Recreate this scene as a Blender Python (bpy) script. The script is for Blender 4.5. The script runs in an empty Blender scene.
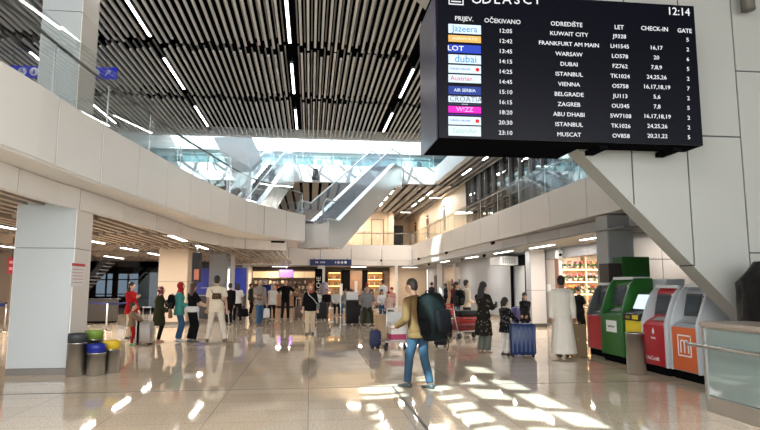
import bpy, bmesh, math, random
from mathutils import Vector, Matrix
random.seed(7)
S = bpy.context.scene
COL = S.collection
PI = math.pi

# ---------------------------------------------------------------- camera
FPX, CAM_H = 580.0, 1.6
PITCH = math.atan(70 / FPX)
YAW = math.atan(70 * math.cos(PITCH) / FPX)
cam_data = bpy.data.cameras.new('camera')
cam_data.sensor_width = 36
cam_data.lens = FPX / 760 * 36
cam_data.clip_end = 300
cam = bpy.data.objects.new('camera', cam_data)
COL.objects.link(cam)
cam.location = (0, 0, CAM_H)
cam.rotation_euler = (PI / 2 + PITCH, 0, -YAW)
S.camera = cam

# ---------------------------------------------------------------- world, sun, daylight, exposure
SUN_D = Vector((.45, .75, -.80)).normalized()          # travel direction of the sunlight
world = bpy.data.worlds.new('world'); S.world = world
world.use_nodes = True
bg = world.node_tree.nodes['Background']
bg.inputs['Color'].default_value = (.86, .94, 1, 1)
bg.inputs['Strength'].default_value = 1.6
sun_data = bpy.data.lights.new('sun', 'SUN'); sun_data.energy = 10.5; sun_data.angle = math.radians(.45)
sun_data.color = (.74, .98, 1.0)
sun = bpy.data.objects.new('sun', sun_data); COL.objects.link(sun)
sun.rotation_euler = SUN_D.to_track_quat('-Z', 'Y').to_euler()


def area(name, loc, direction, sx, sy, power, color=(1, 1, 1)):
    l = bpy.data.lights.new(name, 'AREA'); l.shape = 'RECTANGLE'; l.size = sx; l.size_y = sy
    l.energy = power; l.color = color
    o = bpy.data.objects.new(name, l); COL.objects.link(o)
    o.location = loc
    o.rotation_euler = Vector(direction).to_track_quat('-Z', 'Y').to_euler()
    return o


area('facade_daylight', (0, -7.6, 4.2), (0, 1, -.05), 22, 7, 1300, (1, .985, .955))      # glazed entrance front behind the camera
area('atrium_daylight', (-1, 32.5, 11.9), (0, -.1, -1), 15, 9, 750, (.9, .96, 1))       # above the skylight glass
area('rooflight_fill', (-2.6, .5, 8.45), (0, .12, -1), 5.2, 6, 900, (1, .99, .97))       # fill light added under the rooflight to brighten floor and people
S.view_settings.view_transform = 'Standard'
S.view_settings.look = 'None'
S.view_settings.gamma = 1
S.view_settings.use_curve_mapping = False
S.view_settings.exposure = 0.55
S.cycles.use_denoising = True
S.cycles.max_bounces = 8
S.cycles.transparent_max_bounces = 24
S.cycles.sample_clamp_indirect = 6

# ---------------------------------------------------------------- geometry helpers
_f = Vector((math.sin(YAW) * math.cos(PITCH), math.cos(YAW) * math.cos(PITCH), math.sin(PITCH)))
_r = Vector((math.cos(YAW), -math.sin(YAW), 0))
_u = _r.cross(_f)


def _ray(px, py): return _f * FPX + _r * (px - 380) - _u * (py - 215)
def G(px, py, z=0.0):
    d = _ray(px, py); return Vector((0, 0, CAM_H)) + d * ((z - CAM_H) / d.z)
def AY(px, py, y):
    d = _ray(px, py); return Vector((0, 0, CAM_H)) + d * (y / d.y)
def AX(px, py, x):
    d = _ray(px, py); return Vector((0, 0, CAM_H)) + d * (x / d.x)


class MB:
    """collects shapes into one mesh"""
    def __init__(s): s.v = []; s.f = []; s.m = []; s.sm = []
    def add(s, vs, fs, m=0, sm=False, M=None):
        b = len(s.v)
        s.v += [tuple(M @ Vector(v)) if M else tuple(v) for v in vs]
        for f in fs: s.f.append(tuple(b + i for i in f)); s.m.append(m); s.sm.append(sm)
        return s
    def box(s, lo, hi, m=0, M=None):
        (x0, y0, z0), (x1, y1, z1) = lo, hi
        return s.add([(x0, y0, z0), (x1, y0, z0), (x1, y1, z0), (x0, y1, z0), (x0, y0, z1), (x1, y0, z1), (x1, y1, z1), (x0, y1, z1)],
                     [(0, 3, 2, 1), (4, 5, 6, 7), (0, 1, 5, 4), (1, 2, 6, 5), (2, 3, 7, 6), (3, 0, 4, 7)], m, False, M)
    def cbox(s, c, size, m=0, M=None):
        return s.box([c[i] - size[i] / 2 for i in range(3)], [c[i] + size[i] / 2 for i in range(3)], m, M)
    def rbox(s, c, size, r=.02, m=0, M=None, seg=3):
        """box with rounded vertical edges and softened top and bottom"""
        hx, hy, hz = size[0] / 2, size[1] / 2, size[2] / 2
        r = min(r, hx * .99, hy * .99, hz * .99)
        rings = []
        for (dz, ins) in ((-hz, r * .6), (-hz + r * .6, 0), (hz - r * .6, 0), (hz, r * .6)):
            ring = []
            for q, (sx, sy) in enumerate(((1, 1), (-1, 1), (-1, -1), (1, -1))):
                for k in range(seg + 1):
                    a = q * PI / 2 + k / seg * PI / 2
                    ring.append((c[0] + sx * (hx - r) + (r - ins) * math.cos(a), c[1] + sy * (hy - r) + (r - ins) * math.sin(a), c[2] + dz))
            rings.append(ring)
        return s.rings(rings, m, True, M)
    def rings(s, rings, m=0, sm=True, M=None, caps=True, closed=True):
        n = len(rings[0]); vs = [p for r in rings for p in r]; fs = []
        for i in range(len(rings) - 1):
            for j in range(n if closed else n - 1):
                k = (j + 1) % n
                fs.append((i * n + j, i * n + k, (i + 1) * n + k, (i + 1) * n + j))
        if caps and closed:
            fs.append(tuple(reversed(range(n)))); fs.append(tuple(range((len(rings) - 1) * n, len(rings) * n)))
        return s.add(vs, fs, m, sm, M)
    def lathe(s, prof, c=(0, 0, 0), n=20, m=0, M=None, sm=True):
        return s.rings([[(c[0] + r * math.cos(2 * PI * j / n), c[1] + r * math.sin(2 * PI * j / n), c[2] + z) for j in range(n)] for r, z in prof], m, sm, M)
    def cyl(s, p0, p1, r0, r1=None, n=12, m=0, M=None, sm=True):
        r1 = r0 if r1 is None else r1
        p0, p1 = Vector(p0), Vector(p1); d = (p1 - p0).normalized()
        a = d.orthogonal().normalized(); b = d.cross(a)
        return s.rings([[tuple(p + (a * math.cos(2 * PI * j / n) + b * math.sin(2 * PI * j / n)) * r) for j in range(n)] for p, r in ((p0, r0), (p1, r1))], m, sm, M)
    def tube(s, pts, r, n=8, m=0, M=None):
        pts = [Vector(p) for p in pts]; rs = r if isinstance(r, (list, tuple)) else [r] * len(pts)
        rings = []; a = None
        for i, p in enumerate(pts):
            d = ((pts[min(i + 1, len(pts) - 1)] - p).normalized() + (p - pts[max(i - 1, 0)]).normalized())
            d = d.normalized() if d.length > 1e-6 else Vector((0, 0, 1))
            if a is None: a = d.orthogonal().normalized()
            a = (a - d * a.dot(d)); a = a.normalized() if a.length > 1e-6 else d.orthogonal().normalized()
            b = d.cross(a)
            rings.append([tuple(p + (a * math.cos(2 * PI * j / n) + b * math.sin(2 * PI * j / n)) * rs[i]) for j in range(n)])
        return s.rings(rings, m, True, M)
    def prism(s, poly, axis, t0, t1, m=0, M=None):
        """polygon in the plane across axis ('x': (y,z), 'y': (x,z), 'z': (x,y)) pushed from t0 to t1"""
        def P(a, b, t): return {'x': (t, a, b), 'y': (a, t, b), 'z': (a, b, t)}[axis]
        n = len(poly); vs = [P(a, b, t0) for a, b in poly] + [P(a, b, t1) for a, b in poly]
        fs = [tuple(range(n)), tuple(reversed(range(n, 2 * n)))] + [(i, (i + 1) % n, n + (i + 1) % n, n + i) for i in range(n)]
        return s.add(vs, fs, m, False, M)
    def ell(s, c, r, m=0, M=None, n=14, k=9, rot=None):
        c = Vector(c); rings = []
        for i in range(1, k):
            t = PI * i / k - PI / 2
            ring = []
            for j in range(n):
                p = Vector((r[0] * math.cos(t) * math.cos(2 * PI * j / n), r[1] * math.cos(t) * math.sin(2 * PI * j / n), r[2] * math.sin(t)))
                ring.append(tuple(c + (rot @ p if rot else p)))
            rings.append(ring)
        return s.rings(rings, m, True, M)
    def cap(s, p0, p1, r0, r1, n=12, m=0, M=None):
        """tapered capsule"""
        p0, p1 = Vector(p0), Vector(p1); d = (p1 - p0); L = d.length
        d = d / L if L > 1e-6 else Vector((0, 0, 1))
        a = d.orthogonal().normalized(); b = d.cross(a); rings = []
        seq = [(p0 - d * r0 * math.sin(t), r0 * math.cos(t)) for t in (1.35, .9, .45)] + [(p0, r0), (p1, r1)] + [(p1 + d * r1 * math.sin(t), r1 * math.cos(t)) for t in (.45, .9, 1.35)]
        for p, r in seq: rings.append([tuple(p + (a * math.cos(2 * PI * j / n) + b * math.sin(2 * PI * j / n)) * r) for j in range(n)])
        return s.rings(rings, m, True, M)
    def mesh(s, name):
        me = bpy.data.meshes.new(name); me.from_pydata(s.v, [], s.f)
        me.polygons.foreach_set('material_index', s.m); me.polygons.foreach_set('use_smooth', s.sm)
        bm = bmesh.new(); bm.from_mesh(me); bmesh.ops.recalc_face_normals(bm, faces=bm.faces); bm.to_mesh(me); bm.free()
        me.update(); return me
    def build(s, name, mats, parent=None, bevel=0, loc=None):
        me = s.mesh(name)
        return link(name, me, mats, parent, bevel, loc)


def link(name, me, mats, parent=None, bevel=0, loc=None):
    o = bpy.data.objects.new(name, me)
    for mt in (mats if isinstance(mats, (list, tuple)) else [mats]): me.materials.append(mt)
    COL.objects.link(o)
    if parent is not None: o.parent = parent
    if loc is not None: o.location = loc
    if bevel:
        b = o.modifiers.new('edge', 'BEVEL'); b.width = bevel; b.segments = 2; b.limit_method = 'ANGLE'
    return o


def tag(o, label, cat, group=None):
    o['label'] = label; o['category'] = cat
    if group: o['group'] = group
    return o
def thing(name, label, cat, loc=(0, 0, 0), rz=0, group=None):
    o = bpy.data.objects.new(name, None); COL.objects.link(o); o.empty_display_size = .2
    o.location = loc; o.rotation_euler = (0, 0, rz)
    return tag(o, label, cat, group)
def struct(o): o['kind'] = 'structure'; return o
def stuff(o): o['kind'] = 'stuff'; return o
def dup(root, loc, rz=None, label=None, group=None):
    r = root.copy(); COL.objects.link(r); r.location = loc
    if rz is not None: r.rotation_euler = (0, 0, rz)
    if label: r['label'] = label
    if group: r['group'] = group
    def kids(a, b):
        for ch in list(a.children):
            c = ch.copy(); COL.objects.link(c); c.parent = b; kids(ch, c)
    kids(root, r)
    return r


def lettering(mb, txt, size, M, m=0, align='CENTER', depth=.002, sx=1.0):
    """text turned into mesh, in the XY plane of M"""
    cu = bpy.data.curves.new('lettering', 'FONT'); cu.body = txt; cu.size = size; cu.align_x = align; cu.align_y = 'CENTER'
    cu.extrude = depth; cu.resolution_u = 2
    o = bpy.data.objects.new('lettering', cu); COL.objects.link(o)
    me = bpy.data.meshes.new_from_object(o.evaluated_get(bpy.context.evaluated_depsgraph_get()))
    mb.add([(v.co.x * sx, v.co.y, v.co.z) for v in me.vertices], [tuple(p.vertices) for p in me.polygons], m, False, M)
    bpy.data.objects.remove(o); bpy.data.curves.remove(cu); bpy.data.meshes.remove(me)


# ---------------------------------------------------------------- materials
MATS = {}
def mat(name, col, rough=.5, metal=0, spec=.5, emit=0, ecol=None, bump=0, bscale=40, var=0, vscale=6, stretch=(1, 1, 1), alpha=None, coat=0):
    if name in MATS: return MATS[name]
    m = bpy.data.materials.new(name); m.use_nodes = True; nt = m.node_tree
    b = nt.nodes['Principled BSDF']
    b.inputs['Base Color'].default_value = (*col, 1); b.inputs['Roughness'].default_value = rough; b.inputs['Metallic'].default_value = metal
    b.inputs['Specular IOR Level'].default_value = spec
    if coat: b.inputs['Coat Weight'].default_value = coat
    if emit:
        b.inputs['Emission Color'].default_value = (*(ecol or col), 1); b.inputs['Emission Strength'].default_value = emit
    if var or bump:
        tc = nt.nodes.new('ShaderNodeTexCoord'); mp = nt.nodes.new('ShaderNodeMapping'); mp.inputs['Scale'].default_value = stretch
        nt.links.new(tc.outputs['Object'], mp.inputs['Vector'])
    if var:
        n = nt.nodes.new('ShaderNodeTexNoise'); n.inputs['Scale'].default_value = vscale; n.inputs['Detail'].default_value = 4
        nt.links.new(mp.outputs['Vector'], n.inputs['Vector'])
        r = nt.nodes.new('ShaderNodeMixRGB'); r.inputs[1].default_value = tuple(c * (1 - var) for c in col) + (1,); r.inputs[2].default_value = tuple(min(1, c * (1 + var)) for c in col) + (1,)
        nt.links.new(n.outputs['Fac'], r.inputs[0]); nt.links.new(r.outputs[0], b.inputs['Base Color'])
    if bump:
        n2 = nt.nodes.new('ShaderNodeTexNoise'); n2.inputs['Scale'].default_value = bscale
        nt.links.new(mp.outputs['Vector'], n2.inputs['Vector'])
        bp = nt.nodes.new('ShaderNodeBump'); bp.inputs['Strength'].default_value = bump; bp.inputs['Distance'].default_value = .02
        nt.links.new(n2.outputs['Fac'], bp.inputs['Height']); nt.links.new(bp.outputs['Normal'], b.inputs['Normal'])
    MATS[name] = m; return m


def glass(name, tint, amount=.1, rough=.0):
    m = bpy.data.materials.new(name); m.use_nodes = True; nt = m.node_tree; nt.nodes.clear()
    out = nt.nodes.new('ShaderNodeOutputMaterial'); tr = nt.nodes.new('ShaderNodeBsdfTransparent'); tr.inputs[0].default_value = (*tint, 1)
    gl = nt.nodes.new('ShaderNodeBsdfGlossy'); gl.inputs['Roughness'].default_value = rough
    fr = nt.nodes.new('ShaderNodeFresnel'); fr.inputs[0].default_value = 1.45
    ge = nt.nodes.new('ShaderNodeNewGeometry'); io = nt.nodes.new('ShaderNodeMapRange'); io.inputs['To Min'].default_value = 1.45; io.inputs['To Max'].default_value = 1 / 1.45
    nt.links.new(ge.outputs['Backfacing'], io.inputs['Value']); nt.links.new(io.outputs[0], fr.inputs[0])
    ad = nt.nodes.new('ShaderNodeMath'); ad.operation = 'ADD'; ad.inputs[1].default_value = amount; ad.use_clamp = True
    mx = nt.nodes.new('ShaderNodeMixShader')
    nt.links.new(fr.outputs[0], ad.inputs[0]); nt.links.new(ad.outputs[0], mx.inputs[0]); nt.links.new(tr.outputs[0], mx.inputs[1]); nt.links.new(gl.outputs[0], mx.inputs[2]); nt.links.new(mx.outputs[0], out.inputs[0])
    MATS[name] = m; return m


def floor_material():
    m = bpy.data.materials.new('polished_granite'); m.use_nodes = True; nt = m.node_tree; b = nt.nodes['Principled BSDF']
    tc = nt.nodes.new('ShaderNodeTexCoord')
    n1 = nt.nodes.new('ShaderNodeTexNoise'); n1.inputs['Scale'].default_value = 45; n1.inputs['Detail'].default_value = 6
    n2 = nt.nodes.new('ShaderNodeTexNoise'); n2.inputs['Scale'].default_value = .45; n2.inputs['Detail'].default_value = 3
    br = nt.nodes.new('ShaderNodeTexBrick'); br.offset = 0
    br.inputs['Scale'].default_value = 1; br.inputs['Brick Width'].default_value = 1.2; br.inputs['Row Height'].default_value = .6
    br.inputs['Mortar Size'].default_value = .006; br.inputs['Mortar Smooth'].default_value = .3
    br.inputs['Color1'].default_value = (.70, .575, .44, 1); br.inputs['Color2'].default_value = (.62, .51, .39, 1); br.inputs['Mortar'].default_value = (.36, .31, .26, 1)
    for n in (n1, n2, br): nt.links.new(tc.outputs['Object'], n.inputs['Vector'])
    r = nt.nodes.new('ShaderNodeValToRGB'); r.color_ramp.elements[0].color = (.66, .66, .66, 1); r.color_ramp.elements[1].color = (1.25, 1.25, 1.25, 1)
    r.color_ramp.elements[0].position = .3; r.color_ramp.elements[1].position = .7
    nt.links.new(n1.outputs['Fac'], r.inputs[0])
    mx = nt.nodes.new('ShaderNodeMixRGB'); mx.blend_type = 'MULTIPLY'; mx.inputs[0].default_value = 1
    nt.links.new(br.outputs['Color'], mx.inputs[1]); nt.links.new(r.outputs[0], mx.inputs[2]); nt.links.new(mx.outputs[0], b.inputs['Base Color'])
    rr = nt.nodes.new('ShaderNodeMapRange'); rr.inputs['To Min'].default_value = .02; rr.inputs['To Max'].default_value = .05
    nt.links.new(n2.outputs['Fac'], rr.inputs['Value']); nt.links.new(rr.outputs[0], b.inputs['Roughness'])
    b.inputs['Specular IOR Level'].default_value = .65
    return m


PANEL = mat('white_cladding', (.74, .70, .66), .32, var=.03, vscale=1.5)
PYLON = mat('grey_cladding', (.275, .27, .25), .38, var=.04, vscale=1.2)
COLM = mat('column_cladding', (.46, .48, .48), .35, var=.03, vscale=1.2)
JOINT = mat('panel_joint', (.06, .06, .06), .8)
WHITE = mat('white_paint', (.78, .79, .79), .5)
BLACK = mat('black_paint', (.005, .005, .006), .95, spec=0)
SLAT = mat('ceiling_slat', (.66, .65, .63), .45)
WOODSLAT = mat('warm_ceiling_slat', (.40, .34, .285), .5, var=.12, vscale=3)
STEEL = mat('brushed_steel', (.52, .51, .49), .28, 1, bump=.05, bscale=90, stretch=(1, 1, 12))
DARKSTEEL = mat('dark_steel', (.16, .16, .165), .35, .9)
ALU = mat('aluminium', (.68, .68, .68), .35, .9)
BEIGE = mat('beige_wall', (.62, .50, .37), .55, var=.03, vscale=2)
GREYWALL = mat('grey_wall', (.34, .35, .36), .5)
DARK = mat('dark_grey', (.045, .045, .05), .55)
RUBBER = mat('black_rubber', (.015, .015, .015), .6)
PLBLACK = mat('black_plastic', (.012, .012, .013), .45, spec=.3)
BLUE = mat('blue_panel', (.008, .022, .30), .35)
LAMP = mat('lamp_diffuser', (1, 1, 1), .5, emit=8, ecol=(1, .95, .88))
WARMLED = mat('warm_led', (1, .8, .5), .5, emit=7, ecol=(1, .62, .25))
GLASS = glass('balustrade_glass', (.965, .985, .978), .03)
GLASSB = glass('window_glass', (.80, .88, .88), .10)
def milky(name, col, part):
    m = glass(name, (.95, .98, 1), .06); nt = m.node_tree; out = [n for n in nt.nodes if n.type == 'OUTPUT_MATERIAL'][0]; src = out.inputs[0].links[0].from_socket
    d = nt.nodes.new('ShaderNodeBsdfDiffuse'); d.inputs[0].default_value = (*col, 1); mx = nt.nodes.new('ShaderNodeMixShader'); mx.inputs[0].default_value = part
    nt.links.new(src, mx.inputs[1]); nt.links.new(d.outputs[0], mx.inputs[2]); nt.links.new(mx.outputs[0], out.inputs[0]); return m
ESCGLASS = milky('escalator_glass', (.70, .78, .88), .10)
FLOOR = floor_material()
# ================================================================ STRUCTURE
ROOF_Z, SLAT_Z = 8.55, 8.2
struct(MB().box((-22, -9, -.15), (14, 52, 0)).build('floor', [FLOOR]))
# expansion joints in the stone floor
jm = mat('floor_joint', (.10, .085, .07), .5)
struct(MB().box((1.305, 3, 0), (1.345, 9.37, .002)).box((-9, 9.37, 0), (9, 9.42, .002)).build('trim_1', [jm]))

# ---- outer walls
wl = MB().box((-22.3, -8, 0), (-22, 52, 12))
struct(wl.build('wall_left', [GREYWALL]))
wr = MB().box((9.2, 15.5, 0), (9.5, 15.7, 3)).box((9.2, 20.8, 2.72), (9.5, 20.9, 3))
# right ground-floor wall line with its openings: door 21-22, entrance 24.6-26.2, panelled wall 26.2-35.4, shop 36-40.5
for y0, y1, z0, z1 in ((22.5, 23.9, 0, 3), (23.9, 25.9, 2.6, 3), (25.9, 35.4, 0, 3), (35.4, 40.6, 2.75, 3), (40.6, 45.5, 0, 3)): wr.box((9.25, y0, z0), (9.45, y1, z1))
wr.box((13.8, -8, 0), (14, 52, 12)).box((9.5, 24, 0), (13.8, 24.2, 3)).box((12.6, 23.9, 0), (12.8, 35.4, 3))
struct(wr.build('wall_right', [GREYWALL]))
gp = MB()
for k in range(5):
    for z0, z1 in ((.12, 1.25), (1.27, 2.2), (2.22, 2.98)):
        gp.box((9.225, 26.0 + k * 1.87, z0), (9.249, 26.0 + k * 1.87 + 1.85, z1))
struct(gp.build('trim_2', [GREYWALL]))
# wall behind the cash machines
wb = MB().box((7.97, 14.62, 0), (13.8, 14.8, 3.4), 1)
for k in range(4):
    for z0, z1 in ((.1, 1.18), (1.2, 2.28), (2.3, 3.38)): wb.box((8.0 + k * 1.4, 14.6, z0), (8.0 + k * 1.4 + 1.38, 14.62, z1))
struct(wb.build('wall_behind_cash_machines', [PANEL, JOINT]))

# ---- hall ceiling: black void with light slats hung below it, lamp slots left open
LAMP_X = (-7.95, -4.3, -.64, 3.04, 6.7)
SLAT_END = 25.7
cl = MB().box((-22, 9.6, ROOF_Z), (10, SLAT_END, ROOF_Z + .2), 1).box((-22, -8, ROOF_Z), (-5.4, 9.6, ROOF_Z + .2), 1).box((.2, -8, ROOF_Z), (14, 9.6, ROOF_Z + .2), 1)
cl.box((10, 9.6, ROOF_Z), (14, SLAT_END, ROOF_Z + .2), 1)
cl.box((-5.4, -8, ROOF_Z), (.2, -2.9, ROOF_Z + .2), 1).box((-5.4, 3.85, ROOF_Z), (.2, 9.6, ROOF_Z + .2), 1)
cl.box((-22, SLAT_END, 8.14), (9, SLAT_END + .12, 8.9), 2)
rs = random.Random(3)
x = -15.6; i_ = 0
while x < 7.2:
    i_ += 1
    low = i_ % 2 == 0
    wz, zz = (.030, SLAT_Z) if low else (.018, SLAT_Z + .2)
    if min(abs(x - lx) for lx in LAMP_X) > .12:
        for k in range(4):
            y0 = (9.7, 11.6, 16.1, 20.6)[k] + rs.choice((.0, .1, .22, .34)); y1 = (11.4, 15.9, 20.4, 25.65)[k] - rs.choice((.0, .08, .2, .32))
            if k == 3: y1 = 25.66
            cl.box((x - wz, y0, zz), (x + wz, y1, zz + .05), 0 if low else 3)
    x += .096
struct(cl.build('ceiling', [SLAT, BLACK, WHITE, mat('ceiling_slat_shaded', (.28, .28, .275), .5)]))  # raised slats take a darker grey, shade put into their colour
# unseen rooflight over the hall front, panes shaped to throw the floor's sun patches
t_ = (ROOF_Z) / -SUN_D.z
ox, oy = -SUN_D.x * t_, -SUN_D.y * t_
rl = MB()
z0 = ROOF_Z + .02
cols = {(-.6, .73): [], (.73, .88): [(6.2, 6.45), (6.62, 6.92), (7.1, 7.38), (7.55, 8.04), (8.32, 8.62), (8.78, 9.3)], (.88, 1.42): [(8.4, 8.66), (8.78, 9.5)], (1.42, 1.8): [],
        (1.8, 2.2): [(5.9, 6.6), (6.78, 7.36), (7.5, 7.95), (8.2, 8.52), (8.9, 9.3), (9.6, 10.3)], (2.2, 2.42): [], (2.42, 2.86): [(5.4, 6.5), (6.8, 7.65), (8.1, 8.95), (9.3, 10.2)],
        (2.86, 3.0): [], (3.0, 3.38): [(5.6, 6.2), (6.4, 7.25), (7.45, 8.5), (8.8, 9.75), (10.5, 11.35)], (3.38, 5.0): []}
for (x0, x1), op in cols.items():
    ys = [5.0] + [v for p in op for v in p] + [12.0]
    sk = .35 if x0 in (.73, .88, 1.8) else (-.35 if x0 in (2.42, 3.0) else 0)
    for a, b_ in zip(ys[::2], ys[1::2]):
        xm = (x0 + x1) / 2
        rl.prism([(x0 - ox * -1, 0), (x0, 0)][:0] or [(x0 + ox, a + oy + sk * (x0 - xm)), (x1 + ox, a + oy + sk * (x1 - xm)), (x1 + ox, b_ + oy + sk * (x1 - xm)), (x0 + ox, b_ + oy + sk * (x0 - xm))], 'z', z0, z0 + .06)
struct(rl.build('window_1', [WHITE]))
print('rooflight x', -.6 + ox, 5 + ox, 'y', 5 + oy, 12 + oy)

# ---- walls above the hall ceiling at the atrium, skylight with diagonal bracing
AT = MB()
AT.box((-16, SLAT_END + .13, 10.9), (-9, 36.2, 11.3)).box((7.0, SLAT_END + .13, 10.9), (14, 36.2, 11.3))
AT.box((-9, SLAT_END + .13, 10.95), (2.3, 28.1, 11.25)).box((4.6, SLAT_END + .13, 10.95), (7, 28.1, 11.25))  # unseen roof strips, closed to keep the sun out of the void
for k in range(6): AT.box((2.3, 25.84 + k * .42, 11.0), (4.6, 25.95 + k * .42, 11.03))  # slots shaped to let a striped sun patch onto the right fascia
AT.box((-16, 36.2, 9.98), (14, 36.5, 11.4))                      # bright reveal over the third level
AT.box((-16, SLAT_END, 8.9), (14, SLAT_END + .12, 11.3))
AT.box((-16, 36.5, 9.98), (14, 52, 10.2))
struct(AT.build('ceiling_atrium', [mat('atrium_white', (.62, .62, .61), .5)]))
tr = MB()
for k in range(17):
    xx = -9 + k
    tr.tube([(xx, 28.1, 11.1), (xx, 36.2, 11.1)], .035, 6)
for y in (28.2, 29.9, 31.6, 33.3, 35): tr.tube([(-9, y, 11.1), (7, y, 11.1)], .04, 6)
for k in range(10):
    xx = -9 + k * 1.7
    tr.tube([(xx, 28.1, 11.0), (xx + 1.7, 29.9, 11.0)], .06, 6); tr.tube([(xx + 1.7, 28.1, 11.0), (xx, 29.9, 11.0)], .06, 6)
struct(tr.build('window_2', [WHITE]))

# ---- third level: slab with white fascia, glass wall and shops behind
L3Y = 32.0
l3 = MB().box((-16, L3Y, 7.4), (7.0, L3Y + .15, 8.25)).box((-16, L3Y + .15, 7.42), (14, 52, 7.9)).box((7.0, 25.8, 7.4), (7.15, L3Y + .15, 8.25)).box((7.15, 12, 7.42), (14, 52, 7.9))
l3.box((-16, L3Y - .02, 7.3), (7.14, L3Y + .3, 7.42)).box((6.9, 12, 7.3), (7.2, L3Y + .3, 7.42))
struct(l3.build('wall_third_level', [mat('level_white', (.56, .57, .58), .45)]))
w3 = MB().box((-16, 36.42, 7.9), (14, 36.5, 9.98), 1)
rs = random.Random(11)
for k in range(28):
    xx = -15.9 + k * 1.07
    w3.box((xx, 36.38, 8.1), (xx + .98, 36.42, 9.75), rs.choice((0, 0, 2)))
    w3.box((xx + .2, 36.36, rs.uniform(8.3, 9.2)), (xx + rs.uniform(.4, .9), 36.38, 9.5), rs.choice((0, 2, 3)))
struct(w3.build('wall_third_level_back', [mat('shop_glazing', (.12, .19, .21), .15, var=.5, vscale=1.2), mat('mullion_grey', (.26, .29, .30), .4), mat('shop_glazing_pale', (.28, .36, .37), .2), mat('shop_glazing_dark', (.06, .08, .09), .2)]))
# ---- second level, right and far: white fascias, galleries
def fascia(name, pts, zb, zt, panel, m=PANEL, thick=.12, gap=.032, flip=1):
    """curved or straight clad edge: panels of the given length along a plan polyline, dark joints between"""
    mb = MB(); P = [Vector((p[0], p[1], 0)) for p in pts]
    L = [0]
    for a, b_ in zip(P, P[1:]): L.append(L[-1] + (b_ - a).length)
    def at(s):
        for i in range(len(P) - 1):
            if s <= L[i + 1] or i == len(P) - 2: return P[i].lerp(P[i + 1], (s - L[i]) / (L[i + 1] - L[i]))
    n = max(1, round(L[-1] / panel)); st = L[-1] / n; sub = 3
    for i in range(n):
        ss = [i * st + gap / 2 + (st - gap) * j / sub for j in range(sub + 1)]
        q = [at(s) for s in ss]
        rg = []
        for j, p in enumerate(q):
            d = (q[min(j + 1, sub)] - q[max(j - 1, 0)]).normalized(); nn = Vector((d.y, -d.x, 0)) * flip
            o = p - nn * thick
            rg.append([(p.x, p.y, zb), (p.x, p.y, zt), (o.x, o.y, zt), (o.x, o.y, zb)])
        mb.rings(rg, 0, False)
    rg = []
    for p, nx in zip(P, P[1:] + [P[-1] * 2 - P[-2]]):
        d = (nx - p).normalized(); nn = Vector((d.y, -d.x, 0)) * flip
        a, o = p - nn * .012, p - nn * (thick + .02)
        rg.append([(a.x, a.y, zb + .004), (a.x, a.y, zt - .004), (o.x, o.y, zt - .004), (o.x, o.y, zb + .004)])
    mb.rings(rg, 1, False)
    return struct(mb.build(name, [m, JOINT]))
fascia('trim_3', [(7.4, 12.3), (7.4, 42)], 3.41, 4.5, 2.45, flip=-1)
fascia('trim_4', [(8.15, 13.0), (7.9, 19), (7.55, 25), (7.42, 42)], 3.0, 3.40, 2.45, flip=-1)
fascia('trim_5', [(7.4, 42), (-6, 42)], 3.41, 4.5, 2.3, flip=-1)
fascia('trim_6', [(7.42, 42.02), (-6, 42.02)], 3.0, 3.40, 2.3, flip=-1)
s2 = MB().box((7.5, 12.4, 3.42), (14, 46, 4.2)).box((-22, 42.15, 3.42), (14, 52, 4.2)).box((7.43, 13, 2.98), (9.2, 42, 3.01), 1).box((9.2, 13, 2.98), (13.8, 24.0, 3.01), 1)
s2.box((-22, 42.1, 2.98), (14, 52, 3.0), 1)
struct(s2.build('ceiling_under_gallery', [PANEL, mat('soffit_grey', (.22, .22, .215), .6)]))
# gallery walls on the second level: beige back wall with recess, right wall with dark windows
gw = MB().box((-22, 45.0, 4.2), (6.4, 45.2, 7.42)).box((6.4, 45.2, 4.2), (6.5, 50, 7.42)).box((6.4, 50, 4.2), (14, 50.2, 7.42)).box((8.6, 31.0, 4.2), (8.8, 50, 7.42))
for xx in (2.9, 4.1, 6.0): gw.box((xx, 44.985, 4.2), (xx + .02, 45.0, 7.42), 1)
gw.box((1.2, 44.985, 5.72), (6.4, 45.0, 5.74), 1)
struct(gw.build('wall_gallery', [BEIGE, JOINT]))
win = MB().box((8.62, 12, 4.2), (8.66, 31, 7.42), 1)
struct(win.build('window_3', [WHITE, glass('gallery_window', (.62, .68, .68), .12)]))
mu = MB()
for k in range(17): mu.box((8.5, 12.2 + k * 1.17, 4.2), (8.62, 12.2 + k * 1.17 + .09, 7.42))
for z in (4.25, 5.5): mu.box((8.54, 12, z), (8.6, 31, z + .05))
struct(mu.build('trim_7', [DARK]))
struct(MB().box((13.0, 12, 4.2), (13.2, 31, 7.42)).build('wall_gallery_rooms', [mat('room_wall_pale', (.62, .68, .70), .6, var=.5, vscale=.6, emit=.0)]))
# gallery slat ceiling
gc = MB()
yy = -6.0
while yy < 8.5:
    gc.box((yy, L3Y + .35, 7.28), (yy + .36, 50, 7.42)); yy += .55
for k in range(4): gc.box((7.35 + k * .33, 12, 7.26), (7.50 + k * .33, L3Y, 7.42))
struct(gc.build('ceiling_gallery', [mat('slat_bronze', (.26, .24, .22), .5)]))
struct(MB().box((-16, L3Y + .31, 7.405), (14, 50, 7.42)).box((7.21, 12, 7.405), (14, 32.3, 7.42)).build('ceiling_gallery_void', [BLACK]))

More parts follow.
